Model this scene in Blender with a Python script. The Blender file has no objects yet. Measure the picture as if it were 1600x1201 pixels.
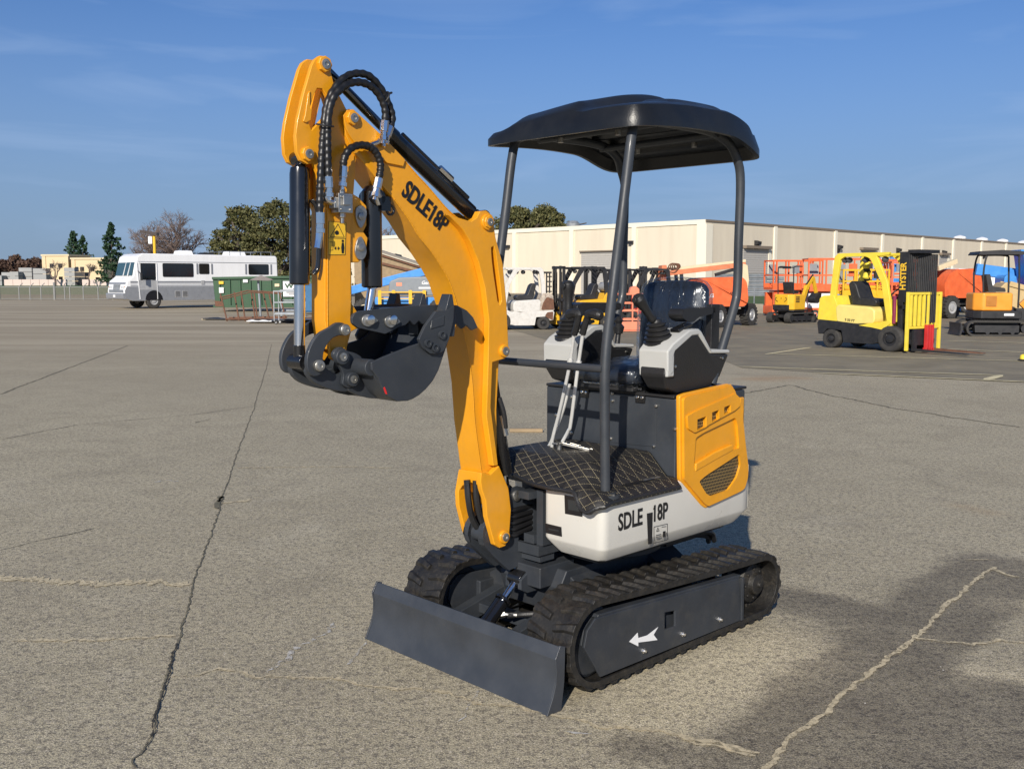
import bpy, bmesh, math, random
from mathutils import Vector, Matrix
from mathutils.geometry import tessellate_polygon
random.seed(7)
S = bpy.context.scene
C = S.collection
PI = math.pi
def V(*a): return Vector(a)

# ------------------------------------------------------------------ helpers
class MB:
    """collects shapes; build() links them as ONE mesh object"""
    def __init__(s): s.v=[]; s.f=[]; s.m=[]; s.sm=[]; s.mi=0
    def add(s, vs, fs, smooth=True):
        n=len(s.v); s.v+= [tuple(p) for p in vs]
        for f in fs: s.f.append([i+n for i in f]); s.m.append(s.mi); s.sm.append(smooth)
        return s
    def box(s, c, d, rot=None):
        x,y,z=[q/2 for q in d]; R=rot if rot else Matrix.Identity(3); c=Vector(c)
        p=[c+R@Vector((i*x,j*y,k*z)) for i in(-1,1) for j in(-1,1) for k in(-1,1)]
        return s.add(p,[(0,1,3,2),(4,6,7,5),(0,4,5,1),(2,3,7,6),(0,2,6,4),(1,5,7,3)])
    def bb(s,x0,x1,y0,y1,z0,z1): return s.box(((x0+x1)/2,(y0+y1)/2,(z0+z1)/2),(abs(x1-x0),abs(y1-y0),abs(z1-z0)))
    def bar(s,p0,p1,w,h,up=(0,0,1)):
        p0=Vector(p0);p1=Vector(p1);d=(p1-p0);l=d.length;d.normalize();u=Vector(up)
        r=d.cross(u)
        if r.length<1e-4: r=d.cross(Vector((1,0,0)))
        r.normalize();u=r.cross(d)
        R=Matrix((d,r,u)).transposed()
        return s.box((p0+p1)/2,(l,w,h),R)
    def prism(s, pts, ax, a, b, holes=()):
        loops=[list(pts)]+[list(h) for h in holes]
        def P(q,t):
            if ax=='y': return (q[0],t,q[1])
            if ax=='x': return (t,q[0],q[1])
            return (q[0],q[1],t)
        n=sum(len(l) for l in loops)
        flat=[q for l in loops for q in l]
        vs=[P(q,a) for q in flat]+[P(q,b) for q in flat]
        fs=[]
        if holes:
            bm=bmesh.new();bv=[bm.verts.new((q[0],q[1],0)) for q in flat];o=0
            for l in loops:
                for i in range(len(l)): bm.edges.new((bv[o+i],bv[o+(i+1)%len(l)]))
                o+=len(l)
            bm.verts.index_update()
            bmesh.ops.triangle_fill(bm,use_beauty=True,edges=bm.edges[:])
            bm.verts.index_update()
            for fc in bm.faces:
                t=[v.index for v in fc.verts];fs.append(tuple(t)); fs.append(tuple(i+n for i in reversed(t)))
            bm.free()
        else:
            fs.append(tuple(range(n))); fs.append(tuple(reversed(range(n,2*n))))
        o=0
        for l in loops:
            k=len(l)
            for i in range(k):
                j=(i+1)%k; fs.append((o+i,o+j,n+o+j,n+o+i))
            o+=k
        return s.add(vs,fs)
    def tube(s, pts, r, n=10, caps=True, closed=False):
        pts=[Vector(p) for p in pts]; m=len(pts)
        rr=r if isinstance(r,(list,tuple)) else [r]*m
        vs=[];fs=[];u=None
        for i,p in enumerate(pts):
            if closed: t=pts[(i+1)%m]-pts[i-1]
            else: t=(pts[min(i+1,m-1)]-pts[max(i-1,0)])
            t.normalize()
            if u is None:
                u=t.cross(Vector((0,0,1)))
                if u.length<.1: u=t.cross(Vector((1,0,0)))
            u=(u-t*u.dot(t)).normalized(); w=t.cross(u)
            for k in range(n):
                a=2*PI*k/n; vs.append(p+(u*math.cos(a)+w*math.sin(a))*rr[i])
        for i in range(m if closed else m-1):
            for k in range(n):
                a=i*n+k;b=i*n+(k+1)%n;i2=(i+1)%m
                fs.append((a,b,i2*n+(k+1)%n,i2*n+k))
        if caps and not closed:
            fs.append(tuple(range(n))[::-1]); fs.append(tuple((m-1)*n+k for k in range(n)))
        return s.add(vs,fs)
    def cyl(s,p0,p1,r0,r1=None,n=20): return s.tube([p0,p1],[r0,r0 if r1 is None else r1],n)
    def lathe(s,p0,ax,prof,n=20):
        """prof: list of (distance along axis, radius)"""
        p0=Vector(p0);ax=Vector(ax).normalized()
        return s.tube([p0+ax*(h+1e-5*i) for i,(h,r) in enumerate(prof)],[max(r,1e-4) for h,r in prof],n) if False else s._lathe(p0,ax,prof,n)
    def _lathe(s,p0,ax,prof,n,loop=False):
        u=ax.cross(Vector((0,0,1)))
        if u.length<.1: u=ax.cross(Vector((1,0,0)))
        u.normalize();w=ax.cross(u);vs=[];fs=[]
        for h,r in prof:
            for k in range(n):
                a=2*PI*k/n;vs.append(p0+ax*h+(u*math.cos(a)+w*math.sin(a))*max(r,1e-4))
        for i in range(len(prof)-1):
            for k in range(n): fs.append((i*n+k,i*n+(k+1)%n,(i+1)*n+(k+1)%n,(i+1)*n+k))
        if loop:
            m_=len(prof)-1
            for k in range(n): fs.append((m_*n+k,m_*n+(k+1)%n,(k+1)%n,k))
        else: fs.append(tuple(range(n))[::-1]);fs.append(tuple((len(prof)-1)*n+k for k in range(n)))
        return s.add(vs,fs)
    def ring(s,c,ax,R,r,n=20,m=8):
        ax=Vector(ax).normalized();u=ax.orthogonal().normalized();w=ax.cross(u);c=Vector(c)
        return s.tube([c+(u*math.cos(2*PI*i/n)+w*math.sin(2*PI*i/n))*R for i in range(n)],r,m,closed=True)
    def build(s,name,mat,parent=None,bevel=0,seg=2,ang=32,sharp=35):
        me=bpy.data.meshes.new(name); me.from_pydata(s.v,[],s.f)
        mats=mat if isinstance(mat,(list,tuple)) else [mat]
        for m in mats: me.materials.append(m)
        for p,mi in zip(me.polygons,s.m): p.material_index=mi; p.use_smooth=True
        bm=bmesh.new();bm.from_mesh(me);bmesh.ops.recalc_face_normals(bm,faces=bm.faces);bm.to_mesh(me);bm.free()
        me.set_sharp_from_angle(angle=math.radians(sharp))
        o=bpy.data.objects.new(name,me);C.objects.link(o)
        if bevel:
            b=o.modifiers.new('bevel','BEVEL');b.width=bevel;b.segments=seg;b.limit_method='ANGLE';b.angle_limit=math.radians(ang);b.harden_normals=True
        if parent: o.parent=parent
        return o
def tag(o,label=None,cat=None,group=None,kind=None):
    if label:o['label']=label
    if cat:o['category']=cat
    if group:o['group']=group
    if kind:o['kind']=kind
    return o
def thing(name,label,cat,loc=(0,0,0),rz=0,group=None):
    o=bpy.data.objects.new(name,None);C.objects.link(o);o.location=loc;o.rotation_euler=(0,0,rz);o.empty_display_size=.1
    return tag(o,label,cat,group)
def kids(o): return [c for c in bpy.data.objects if c.parent==o]
def copy_tree(o,parent=None):
    c=o.copy();C.objects.link(c)
    c.parent=parent
    for ch in kids(o): copy_tree(ch,c)
    return c
def smooth_path(pts,k=6):
    pts=[Vector(p) for p in pts];out=[]
    P=[2*pts[0]-pts[1]]+pts+[2*pts[-1]-pts[-2]]
    for i in range(1,len(P)-2):
        a,b,c,d=P[i-1],P[i],P[i+1],P[i+2]
        for j in range(k):
            t=j/k
            out.append(.5*((2*b)+(c-a)*t+(2*a-5*b+4*c-d)*t*t+(3*b-a-3*c+d)*t**3))
    out.append(pts[-1]);return out
def s2(pts,k=5,closed=True):
    """smooth closed 2-D outline"""
    n=len(pts);out=[]
    for i in range(n):
        a,b,c,d=[Vector((*pts[(i+q)%n],0)) for q in(-1,0,1,2)]
        for j in range(k):
            t=j/k;p=.5*((2*b)+(c-a)*t+(2*a-5*b+4*c-d)*t*t+(3*b-a-3*c+d)*t**3);out.append((p.x,p.y))
    return out
def rrect(x0,x1,y0,y1,r,n=4):
    o=[]
    for cx,cy,a in((x1-r,y1-r,0),(x0+r,y1-r,90),(x0+r,y0+r,180),(x1-r,y0+r,270)):
        for i in range(n+1):
            t=math.radians(a+90*i/n);o.append((cx+r*math.cos(t),cy+r*math.sin(t)))
    return o
def rounded(pts,r,n=5):
    """round the corners of a 2-D polygon, r per corner"""
    out=[];m=len(pts)
    for i in range(m):
        p=Vector(pts[i]);a=Vector(pts[i-1])-p;c=Vector(pts[(i+1)%m])-p;rr=r[i] if isinstance(r,(list,tuple)) else r
        if rr<=0: out.append(tuple(p));continue
        a.normalize();c.normalize();s=p+a*rr;e=p+c*rr
        for j in range(n+1):
            t=j/n;q=s*(1-t)**2+p*2*t*(1-t)+e*t*t;out.append(tuple(q))
    return out
def circ(cx,cy,r,n=16,a0=0,a1=360,end=False):
    m=n if not end else n-1
    return [(cx+r*math.cos(math.radians(a0+(a1-a0)*i/m)),cy+r*math.sin(math.radians(a0+(a1-a0)*i/m))) for i in range(n)]
def y3(pts,y): return [(x,y,z) for x,z in pts]
def x3(pts,x): return [(x,y,z) for y,z in pts]
FONT=None
def text_mesh(s,size,off,ext,align,shear,space):
    cu=bpy.data.curves.new('t','FONT');cu.body=s;cu.size=size;cu.offset=off*size;cu.extrude=ext;cu.align_x=align;cu.shear=shear;cu.space_character=space;cu.resolution_u=4
    t=bpy.data.objects.new('t',cu);C.objects.link(t);bpy.context.view_layer.update()
    me=bpy.data.meshes.new_from_object(t.evaluated_get(bpy.context.evaluated_depsgraph_get()));bpy.data.objects.remove(t);bpy.data.curves.remove(cu);return me
def text(name,s,size,mat,parent,o,xd,yd,off=.004,xs=1.0,align='LEFT',ext=.0012,shear=0,space=1):
    """writing laid on a surface: o origin, xd reading direction, yd up"""
    me=text_mesh(s,size,off,ext,align,shear,space)
    if '1' in s and size<.12 and s in('SDLE18P','18P'):
        # the stroke of the 1 gets the slanted flag it has in the lettering
        x1=0
        if s.index('1'): q=text_mesh(s[:s.index('1')+1],size,off,ext,align,shear,space)
        else: q=text_mesh('1',size,off,ext,align,shear,space)
        x1=max(v.co.x for v in q.vertices);h=max(v.co.y for v in q.vertices);w=size*.115
        bm=bmesh.new();bm.from_mesh(me)
        for zz in(ext,-ext): bm.faces.new([bm.verts.new((x1-w,h-size*.005,zz)),bm.verts.new((x1-w-size*.115,h-size*.13,zz)),bm.verts.new((x1-w-size*.115,h-size*.20,zz)),bm.verts.new((x1-w*.8,h-size*.125,zz))])
        bm.to_mesh(me);bm.free()
    xd=Vector(xd).normalized();yd=Vector(yd).normalized();yd=(yd-xd*yd.dot(xd)).normalized();n=xd.cross(yd)
    M=Matrix((xd*xs,yd,n)).transposed().to_4x4();M.translation=Vector(o)
    me.transform(M);me.materials.clear();me.materials.append(mat);me.name=name
    ob=bpy.data.objects.new(name,me);C.objects.link(ob)
    if parent:ob.parent=parent
    return ob

# ------------------------------------------------------------------ materials
def mat(name,col,rough=.5,metal=0,coat=0,var=.08,scale=6,bump=0,bscale=60,dust=0,dcol=(.35,.31,.25),spec=.5,rv=.1,streak=False):
    m=bpy.data.materials.new(name);m.use_nodes=True;N=m.node_tree.nodes;L=m.node_tree.links;b=N['Principled BSDF']
    b.inputs['Metallic'].default_value=metal;b.inputs['Coat Weight'].default_value=coat;b.inputs['Coat Roughness'].default_value=.12
    b.inputs['Specular IOR Level'].default_value=spec
    tc=N.new('ShaderNodeTexCoord')
    src=tc.outputs['Object']
    if streak:
        mp=N.new('ShaderNodeMapping');mp.inputs['Scale'].default_value=(1,1,.12);L.new(src,mp.inputs[0]);src=mp.outputs[0]
    n=N.new('ShaderNodeTexNoise');n.inputs['Scale'].default_value=scale;n.inputs['Detail'].default_value=6;L.new(src,n.inputs['Vector'])
    r=N.new('ShaderNodeMapRange');r.inputs[1].default_value=.3;r.inputs[2].default_value=.7;L.new(n.outputs[0],r.inputs[0])
    mx=N.new('ShaderNodeMix');mx.data_type='RGBA'
    mx.inputs[6].default_value=(*[c*(1-var) for c in col],1);mx.inputs[7].default_value=(*[min(1,c*(1+var)) for c in col],1)
    L.new(r.outputs[0],mx.inputs[0]);out=mx.outputs[2]
    if dust:
        n2=N.new('ShaderNodeTexNoise');n2.inputs['Scale'].default_value=scale*2.3;n2.inputs['Detail'].default_value=8;n2.inputs['Roughness'].default_value=.7;L.new(src,n2.inputs['Vector'])
        r2=N.new('ShaderNodeMapRange');r2.inputs[1].default_value=.48;r2.inputs[2].default_value=.72;r2.inputs[4].default_value=dust;L.new(n2.outputs[0],r2.inputs[0])
        m2=N.new('ShaderNodeMix');m2.data_type='RGBA';L.new(r2.outputs[0],m2.inputs[0]);L.new(out,m2.inputs[6]);m2.inputs[7].default_value=(*dcol,1);out=m2.outputs[2]
    L.new(out,b.inputs['Base Color'])
    r3=N.new('ShaderNodeMapRange');r3.inputs[3].default_value=max(.03,rough-rv);r3.inputs[4].default_value=min(1,rough+rv);L.new(r.outputs[0],r3.inputs[0]);L.new(r3.outputs[0],b.inputs['Roughness'])
    if bump:
        n3=N.new('ShaderNodeTexNoise');n3.inputs['Scale'].default_value=bscale;n3.inputs['Detail'].default_value=3;L.new(tc.outputs['Object'],n3.inputs['Vector'])
        bp=N.new('ShaderNodeBump');bp.inputs['Strength'].default_value=bump;bp.inputs['Distance'].default_value=.01;L.new(n3.outputs[0],bp.inputs['Height']);L.new(bp.outputs[0],b.inputs['Normal'])
    return m
M={}
M['yellow']=mat('yellow_paint',(.72,.31,.010),.36,coat=.2,var=.05,bump=.10,bscale=38,dust=.20,dcol=(.46,.25,.06))
M['grey']=mat('slate_paint',(.031,.036,.044),.5,coat=.08,var=.12,bump=.06,bscale=30,dust=.10,dcol=(.12,.115,.10))
M['grey_dusty']=mat('slate_paint_dusty',(.026,.030,.037),.55,coat=.03,var=.15,bump=.08,bscale=30,dust=.16,dcol=(.12,.11,.09))
M['blade']=mat('blade_paint',(.038,.043,.052),.5,coat=.05,var=.16,scale=7,bump=.05,bscale=25,dust=.2,dcol=(.065,.066,.068))
M['white']=mat('white_shell',(.60,.585,.54),.32,coat=.3,var=.03,dust=.05,dcol=(.55,.47,.33))
M['black']=mat('black_paint',(.008,.008,.009),.2,coat=.5,var=.1)
M['plastic']=mat('black_plastic',(.016,.016,.017),.45,var=.12,bump=.15,bscale=160)
M['canopy']=mat('canopy_plastic',(.0085,.009,.010),.38,var=.12,bump=.08,bscale=150,dust=.18,dcol=(.03,.03,.028))
M['lightgrey']=mat('light_grey_plastic',(.44,.44,.42),.45,var=.04,bump=.05,bscale=150)
M['chrome']=mat('chrome',(.75,.75,.76),.15,metal=1,var=.03,rv=.05)
M['zinc_bright']=mat('zinc_plate',(.78,.78,.76),.22,metal=.45,coat=.4,var=.05)
M['hose']=mat('hose_guard',(.010,.010,.011),.38,var=.2)
M['chrome_dark']=mat('chrome_dark',(.16,.17,.19),.18,metal=1,var=.05)
M['zinc']=mat('zinc_steel',(.52,.50,.46),.35,metal=1,var=.15,scale=30)
M['steel']=mat('pin_steel',(.42,.41,.38),.42,metal=.9,var=.2,scale=60)
M['decal_black']=mat('decal_black',(.010,.010,.012),.4,var=.02)
M['decal_yellow']=mat('decal_yellow',(.80,.48,.03),.35,var=.02)
M['decal_white']=mat('decal_white',(.78,.78,.78),.4,var=.02)
M['red']=mat('red_plastic',(.65,.02,.02),.4,var=.05)
M['rubber']=mat('track_rubber',(.013,.012,.011),.55,var=.25,scale=14,bump=.25,bscale=80,dust=.5,dcol=(.07,.058,.042))
def add_nodes(m):
    N=m.node_tree.nodes;L=m.node_tree.links;return N,L,N['Principled BSDF']
def math_node(N,L,op,a,b=None,c=None,clamp=False):
    n=N.new('ShaderNodeMath');n.operation=op;n.use_clamp=clamp
    for i,x in enumerate((a,b,c)):
        if x is None: continue
        if isinstance(x,(int,float)): n.inputs[i].default_value=x
        else: L.new(x,n.inputs[i])
    return n.outputs[0]
def quilt():
    m=mat('quilted_mat',(.011,.010,.010),.6,var=.3,scale=40,bump=.3,bscale=200,dust=.3,dcol=(.05,.045,.037));N,L,b=add_nodes(m)
    tc=N.new('ShaderNodeTexCoord');sp=N.new('ShaderNodeSeparateXYZ');L.new(tc.outputs['Object'],sp.inputs[0])
    X,Y,Z=sp.outputs
    s=math_node(N,L,'ADD',X,math_node(N,L,'MULTIPLY',Z,-.8));
    k=1/.066
    def line(a):
        f=math_node(N,L,'FRACT',a);d=math_node(N,L,'ABSOLUTE',math_node(N,L,'SUBTRACT',f,.5));return math_node(N,L,'GREATER_THAN',d,.472)
    a1=math_node(N,L,'MULTIPLY',math_node(N,L,'ADD',math_node(N,L,'MULTIPLY',s,1.25),Y),k);a2=math_node(N,L,'MULTIPLY',math_node(N,L,'SUBTRACT',math_node(N,L,'MULTIPLY',s,1.25),Y),k)
    ln=math_node(N,L,'MAXIMUM',line(a1),line(a2))
    dash=math_node(N,L,'GREATER_THAN',math_node(N,L,'FRACT',math_node(N,L,'MULTIPLY',Y,190)),.42)
    f=math_node(N,L,'MULTIPLY',math_node(N,L,'MULTIPLY',ln,dash),.85)
    old=b.inputs['Base Color'].links[0].from_socket
    mx=N.new('ShaderNodeMix');mx.data_type='RGBA';L.new(f,mx.inputs[0]);L.new(old,mx.inputs[6]);mx.inputs[7].default_value=(.33,.28,.17,1);L.new(mx.outputs[2],b.inputs['Base Color'])
    return m
M['quilt']=quilt()
def grille(name,kx,kz,base,hole,ax='XZ',slot=.5):
    m=mat(name,base,.5,var=.05);N,L,b=add_nodes(m)
    tc=N.new('ShaderNodeTexCoord');sp=N.new('ShaderNodeSeparateXYZ');L.new(tc.outputs['Object'],sp.inputs[0])
    X,Y,Z=sp.outputs
    u={'X':X,'Y':Y}[ax[0]]
    row=math_node(N,L,'FLOOR',math_node(N,L,'MULTIPLY',Z,kz))
    fz=math_node(N,L,'ABSOLUTE',math_node(N,L,'SUBTRACT',math_node(N,L,'FRACT',math_node(N,L,'MULTIPLY',Z,kz)),.5))
    fx=math_node(N,L,'ABSOLUTE',math_node(N,L,'SUBTRACT',math_node(N,L,'FRACT',math_node(N,L,'ADD',math_node(N,L,'MULTIPLY',u,kx),math_node(N,L,'MULTIPLY',row,.5))),.5))
    d=math_node(N,L,'LESS_THAN',math_node(N,L,'ADD',fx,math_node(N,L,'MULTIPLY',fz,.7)),slot)
    old=b.inputs['Base Color'].links[0].from_socket
    mx=N.new('ShaderNodeMix');mx.data_type='RGBA';L.new(d,mx.inputs[0]);L.new(old,mx.inputs[6]);mx.inputs[7].default_value=(*hole,1);L.new(mx.outputs[2],b.inputs['Base Color'])
    return m
M['mesh']=grille('grille_mesh',90,75,(.30,.20,.07),(.006,.006,.006),slot=.50)
def film():
    m=bpy.data.materials.new('plastic_film');m.use_nodes=True;N=m.node_tree.nodes;L=m.node_tree.links;b=N['Principled BSDF']
    N.remove(b);o=N['Material Output']
    tc=N.new('ShaderNodeTexCoord');mp=N.new('ShaderNodeMapping');mp.inputs['Scale'].default_value=(3,3,1.2);mp.inputs['Rotation'].default_value=(0,.5,.4);L.new(tc.outputs['Object'],mp.inputs[0])
    n=N.new('ShaderNodeTexNoise');n.inputs['Scale'].default_value=5;n.inputs['Detail'].default_value=4;n.inputs['Distortion'].default_value=1.6;L.new(mp.outputs[0],n.inputs[0])
    bp=N.new('ShaderNodeBump');bp.inputs['Strength'].default_value=.6;bp.inputs['Distance'].default_value=.03;L.new(n.outputs[0],bp.inputs['Height'])
    g=N.new('ShaderNodeBsdfGlossy');g.inputs['Roughness'].default_value=.2;g.inputs[0].default_value=(.9,.92,.95,1);L.new(bp.outputs[0],g.inputs['Normal'])
    t=N.new('ShaderNodeBsdfTransparent');t.inputs[0].default_value=(.93,.95,.97,1)
    fr=N.new('ShaderNodeFresnel');fr.inputs[0].default_value=1.45;L.new(bp.outputs[0],fr.inputs['Normal'])
    k=math_node(N,L,'MULTIPLY_ADD',fr.outputs[0],.55,.015,clamp=True)
    mx=N.new('ShaderNodeMixShader');L.new(k,mx.inputs[0]);L.new(t.outputs[0],mx.inputs[1]);L.new(g.outputs[0],mx.inputs[2]);L.new(mx.outputs[0],o.inputs[0]);return m
M['film']=film()

# ================================================================== THE MINI EXCAVATOR
# machine frame: +x towards the blade, +y its left side, z up
EX=thing('mini_excavator','yellow, white and slate mini excavator with black canopy standing alone in the foreground','excavator',(.554,4.484,0),math.radians(-135.47))

# ---- tracks
def track(sgn,first=None):
    y0,y1=.315,.528
    fx,fz,fr=.845,.187,.175; rx,rz,rr=-.262,.160,.148
    # belt centre line as closed loop (outer surface)
    def loop(off):
        R1=fr+off;R2=rr+off
        d=math.hypot(fx-rx,fz-rz);th=math.atan2(fz-rz,fx-rx);al=math.asin((R1-R2)/d)
        pts=[]
        a0=math.degrees(th)+90+math.degrees(al);
        # front wheel from top (a0) clockwise to bottom
        a1=math.degrees(th)-90-math.degrees(al)
        for i in range(17):
            a=math.radians(a0+(a1-a0)*i/16);pts.append((fx+R1*math.cos(a),fz+R1*math.sin(a)))
        for i in range(1,12):
            t=i/12;p=pts[16];q=(rx+R2*math.cos(math.radians(a1)),rz+R2*math.sin(math.radians(a1)));pts.append((p[0]*(1-t)+q[0]*t,p[1]*(1-t)+q[1]*t))
        for i in range(15):
            a=math.radians(a1+(a0-360-a1)*i/14);pts.append((rx+R2*math.cos(a),rz+R2*math.sin(a)))
        q0=pts[-1];p0=pts[0]
        for i in range(1,12):
            t=i/12;sag=.006*math.sin(PI*t);pts.append((q0[0]*(1-t)+p0[0]*t,q0[1]*(1-t)+p0[1]*t-sag))
        return pts
    out=loop(-.010);inn=loop(-.036);n=len(out)
    b=MB()
    vs=[];
    for (x,z) in out: vs.append((x,y0,z));vs.append((x,y1,z))
    for (x,z) in inn: vs.append((x,y0,z));vs.append((x,y1,z))
    fs=[]
    for i in range(n):
        j=(i+1)%n
        fs+=[(2*i,2*i+1,2*j+1,2*j),(2*n+2*i,2*n+2*j,2*n+2*j+1,2*n+2*i+1),(2*i+1,2*n+2*i+1,2*n+2*j+1,2*j+1),(2*i,2*j,2*n+2*j,2*n+2*i)]
    b.add(vs,fs)
    # lugs: arc-length sampled chevron blocks
    import itertools
    P=[Vector((x,0,z)) for x,z in out];L=[0]
    for i in range(n): L.append(L[-1]+(P[(i+1)%n]-P[i]).length)
    tot=L[-1]
    def at(s):
        s%=tot
        for i in range(n):
            if L[i+1]>=s:
                a=P[i];c=P[(i+1)%n];t=(s-L[i])/(L[i+1]-L[i]);p=a.lerp(c,t);d=(c-a).normalized();return p,Vector((d.z*-1,0,d.x))*-1
        return P[0],V(0,0,1)
    cen=Vector(((fx+rx)/2,0,.17))
    NL=44
    ym=(y0+y1)/2
    for k in range(NL):
        s=tot*k/NL
        for side in(-1,1):
            off=0 if side<0 else tot/NL*.5
            ya=ym+side*.014;yb=y1+.003 if side>0 else y0-.003
            rows=[]
            for (yy,ds,w,hh) in ((ya,.013,.017,.012),(ya+(yb-ya)*.55,.0,.019,.013),(yb,-.006,.025,.008)):
                for (q,h) in ((-w,-.002),(-w*.5,hh),(w*.5,hh),(w,-.002)):
                    p,nn=at(s+off+ds+q)
                    if (p-cen).dot(nn)<0: nn=-nn
                    pp=p+nn*h;rows.append((pp.x,yy,pp.z))
            fs=[]
            for r in range(2):
                for c in range(3): fs.append((r*4+c,r*4+c+1,r*4+4+c+1,r*4+4+c))
                fs.append((r*4+3,r*4,r*4+4,r*4+7))
            fs+=[(0,1,2,3),(8,9,10,11)]
            b.add(rows,fs)
    # inner drive teeth ribs
    Pi=[Vector((x,0,z)) for x,z in inn]
    for k in range(0,n,1):
        p=Pi[k];c=(cen-p);c=Vector((c.x*.05,0,c.z)).normalized() if 8<abs(k-16) else (cen-p).normalized()
        q=p+c*.008;b.box((q.x,ym,q.z),(.02,.06,.016))
    o=b.build('track',M['rubber'],EX,bevel=.0022,seg=1,sharp=50)
    if sgn<0: o.scale=(1,-1,1);o.location=(0,.128,0)
    # frame cover with opening
    ins=MB()
    out2=[(0.9254,0.2563),(0.9419,0.1969),(0.8525,0.0647),(-0.0749,0.052),(-0.052,0.2429),(0.8805,0.2925)]
    hole=[(0.4683,0.2155),(0.4015,0.2074),(0.3997,0.1445),(0.4664,0.1456)]
    ins.prism(out2,'y',.525,.535,[hole]);
    ins.prism([(.905,.25),(.918,.19),(.838,.075),(-.08,.055),(-.062,.226),(.862,.285)],'y',.36,.50)
    # bent top lip
    ins.prism([(.866,.286),(-.071,.238),(-.071,.252),(.86,.30)],'y',.49,.530)
    ins.bb(-.088,-.070,.47,.540,.050,.238)
    f=ins.build('track_frame',M['grey_dusty'],o,bevel=.003)
    # sprocket
    sp=MB();sp.lathe((rx,.38,rz),(0,1,0),[(0,.09),(.0,.118),(.03,.118),(.035,.10),(.06,.10),(.09,.085),(.10,.05),(.12,.045),(.125,.012),(.135,.01)],28)
    for k in range(9):
        a=2*PI*k/9;sp.box((rx+.122*math.cos(a),.395,rz+.122*math.sin(a)),(.03,.028,.022),Matrix.Rotation(-a,3,'Y'))
    for k in range(8):
        a=2*PI*k/8;sp.cyl((rx+.065*math.cos(a),.46,rz+.065*math.sin(a)),(rx+.065*math.cos(a),.482,rz+.065*math.sin(a)),.008,n=6)
    sp.build('sprocket',M['rubber'],o,bevel=.002)
    idl=MB();idl.lathe((fx+.01,.37,fz),(0,1,0),[(0,.135),(.11,.135),(.12,.12),(.122,.05),(.14,.045)],28);idl.build('idler',M['grey_dusty'],o,bevel=.002)
    for x in (.55,.27,.0):
        w=MB();w.lathe((x,.36,.062),(0,1,0),[(0,.045),(.03,.045),(.032,.03),(.11,.03),(.112,.045),(.14,.045)],18);w.build('roller',M['grey_dusty'],o)
    ar=MB();ar.prism([(0.6891,0.1556),(0.6397,0.1777),(0.6354,0.1566),(0.5805,0.1526),(0.5129,0.1685),(0.5405,0.1449),(0.5157,0.1181),(0.572,0.1276),(0.635,0.139),(0.6347,0.1239)],'y',.5358,.537);ar.build('arrow_decal',M['decal_white'],o)
    for x,z in ((0.6032,0.098),(0.3528,0.0997),(0.0923,0.0966)):
        q=MB();q.lathe((x,.534,z),(0,1,0),[(0,.011),(.006,.011),(.007,.007),(.016,.006)],6);q.build('bolt',M['chrome'],o)
    return o
track(1)
track(-1)

# ---- centre frame
b=MB()
b.prism([(.74,.30),(.70,.365),(.05,.365),(.0,.30),(.0,.22),(.06,.18),(.70,.18)],'y',-.17,.17)
for s in(-1,1):
    b.prism([(s*.14,.355),(s*.36,.22),(s*.36,.12),(s*.30,.12),(s*.14,.22)],'x',.50,.68)
    b.prism([(s*.14,.355),(s*.36,.22),(s*.36,.12),(s*.30,.12),(s*.14,.22)],'x',.0,.18)
    b.bb(-.05,.76,s*.27,s*.36,.08,.24)
b.bb(.60,.80,-.02,.12,.30,.385)
b.lathe((.28,.0,.365),(0,0,1),[(0,.25),(.03,.25),(.032,.22),(.085,.22)],36)
b.v=[(x,y+.06,z) for x,y,z in b.v];b.build('undercarriage_frame',M['grey_dusty'],EX,bevel=.006)
b=MB()
for yy in(.03,.10):
    b.prism([(.66,.33),(.80,.35),(.835,.33),(.835,.29),(.80,.27),(.66,.27)],'y',yy-.01,yy+.01)
b.build('pivot_bracket',M['grey'],EX,bevel=.003)
# ---- blade
b=MB();b.prism([(1.125,0),(1.100,.05),(1.083,.10),(1.079,.15),(1.083,.190),(1.062,.232),(1.045,.226),(1.060,.186),(1.055,.10),(1.072,.04),(1.100,0)],'y',-.522,.522)
b.prism([(1.128,0),(1.100,.055),(1.084,.10),(1.081,.15),(1.087,.192),(1.062,.236),(1.036,.226),(1.040,.10),(1.055,.0)],'y',.522,.530)
b.prism([(1.128,0),(1.100,.055),(1.084,.10),(1.081,.15),(1.087,.192),(1.062,.236),(1.036,.226),(1.040,.10),(1.055,.0)],'y',-.530,-.522)
bl=b.build('dozer_blade',M['blade'],EX,bevel=.002)
b=MB()
for s in(-1,1):
    b.bar((1.06,s*.17,.10),(.60,s*.17,.20),.05,.07);b.bar((1.055,s*.17,.10),(1.0,s*.17,.10),.09,.12)
b.bar((.80,-.2,.155),(.80,.2,.155),.05,.04)
b.build('blade_arm',M['grey'],bl,bevel=.004)
b=MB();b.cyl((1.04,.065,.13),(.90,.065,.245),.030);b.lathe((.895,.065,.249),(-.77,0,.63),[(0,.034),(.012,.034)],20);b.lathe((.80,.09,.32),(0,-1,0),[(-.01,.036),(.06,.036)],20)
bc=b.build('blade_cylinder',M['black'],EX,bevel=.002)
b=MB();b.cyl((.90,.065,.245),(.82,.065,.312),.014);b.build('rod',M['chrome'],bc)
b=MB();b.tube(smooth_path([(.90,.10,.20),(.85,.13,.20),(.78,.20,.205),(.70,.26,.19),(.62,.30,.2)]),.011,8);b.build('hose',M['plastic'],bc)
b=MB();b.cyl((.91,.085,.205),(.87,.12,.20),.010,n=8);b.cyl((.93,.07,.20),(.905,.09,.205),.013,n=6);b.build('fitting',M['zinc'],bc)

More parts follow.
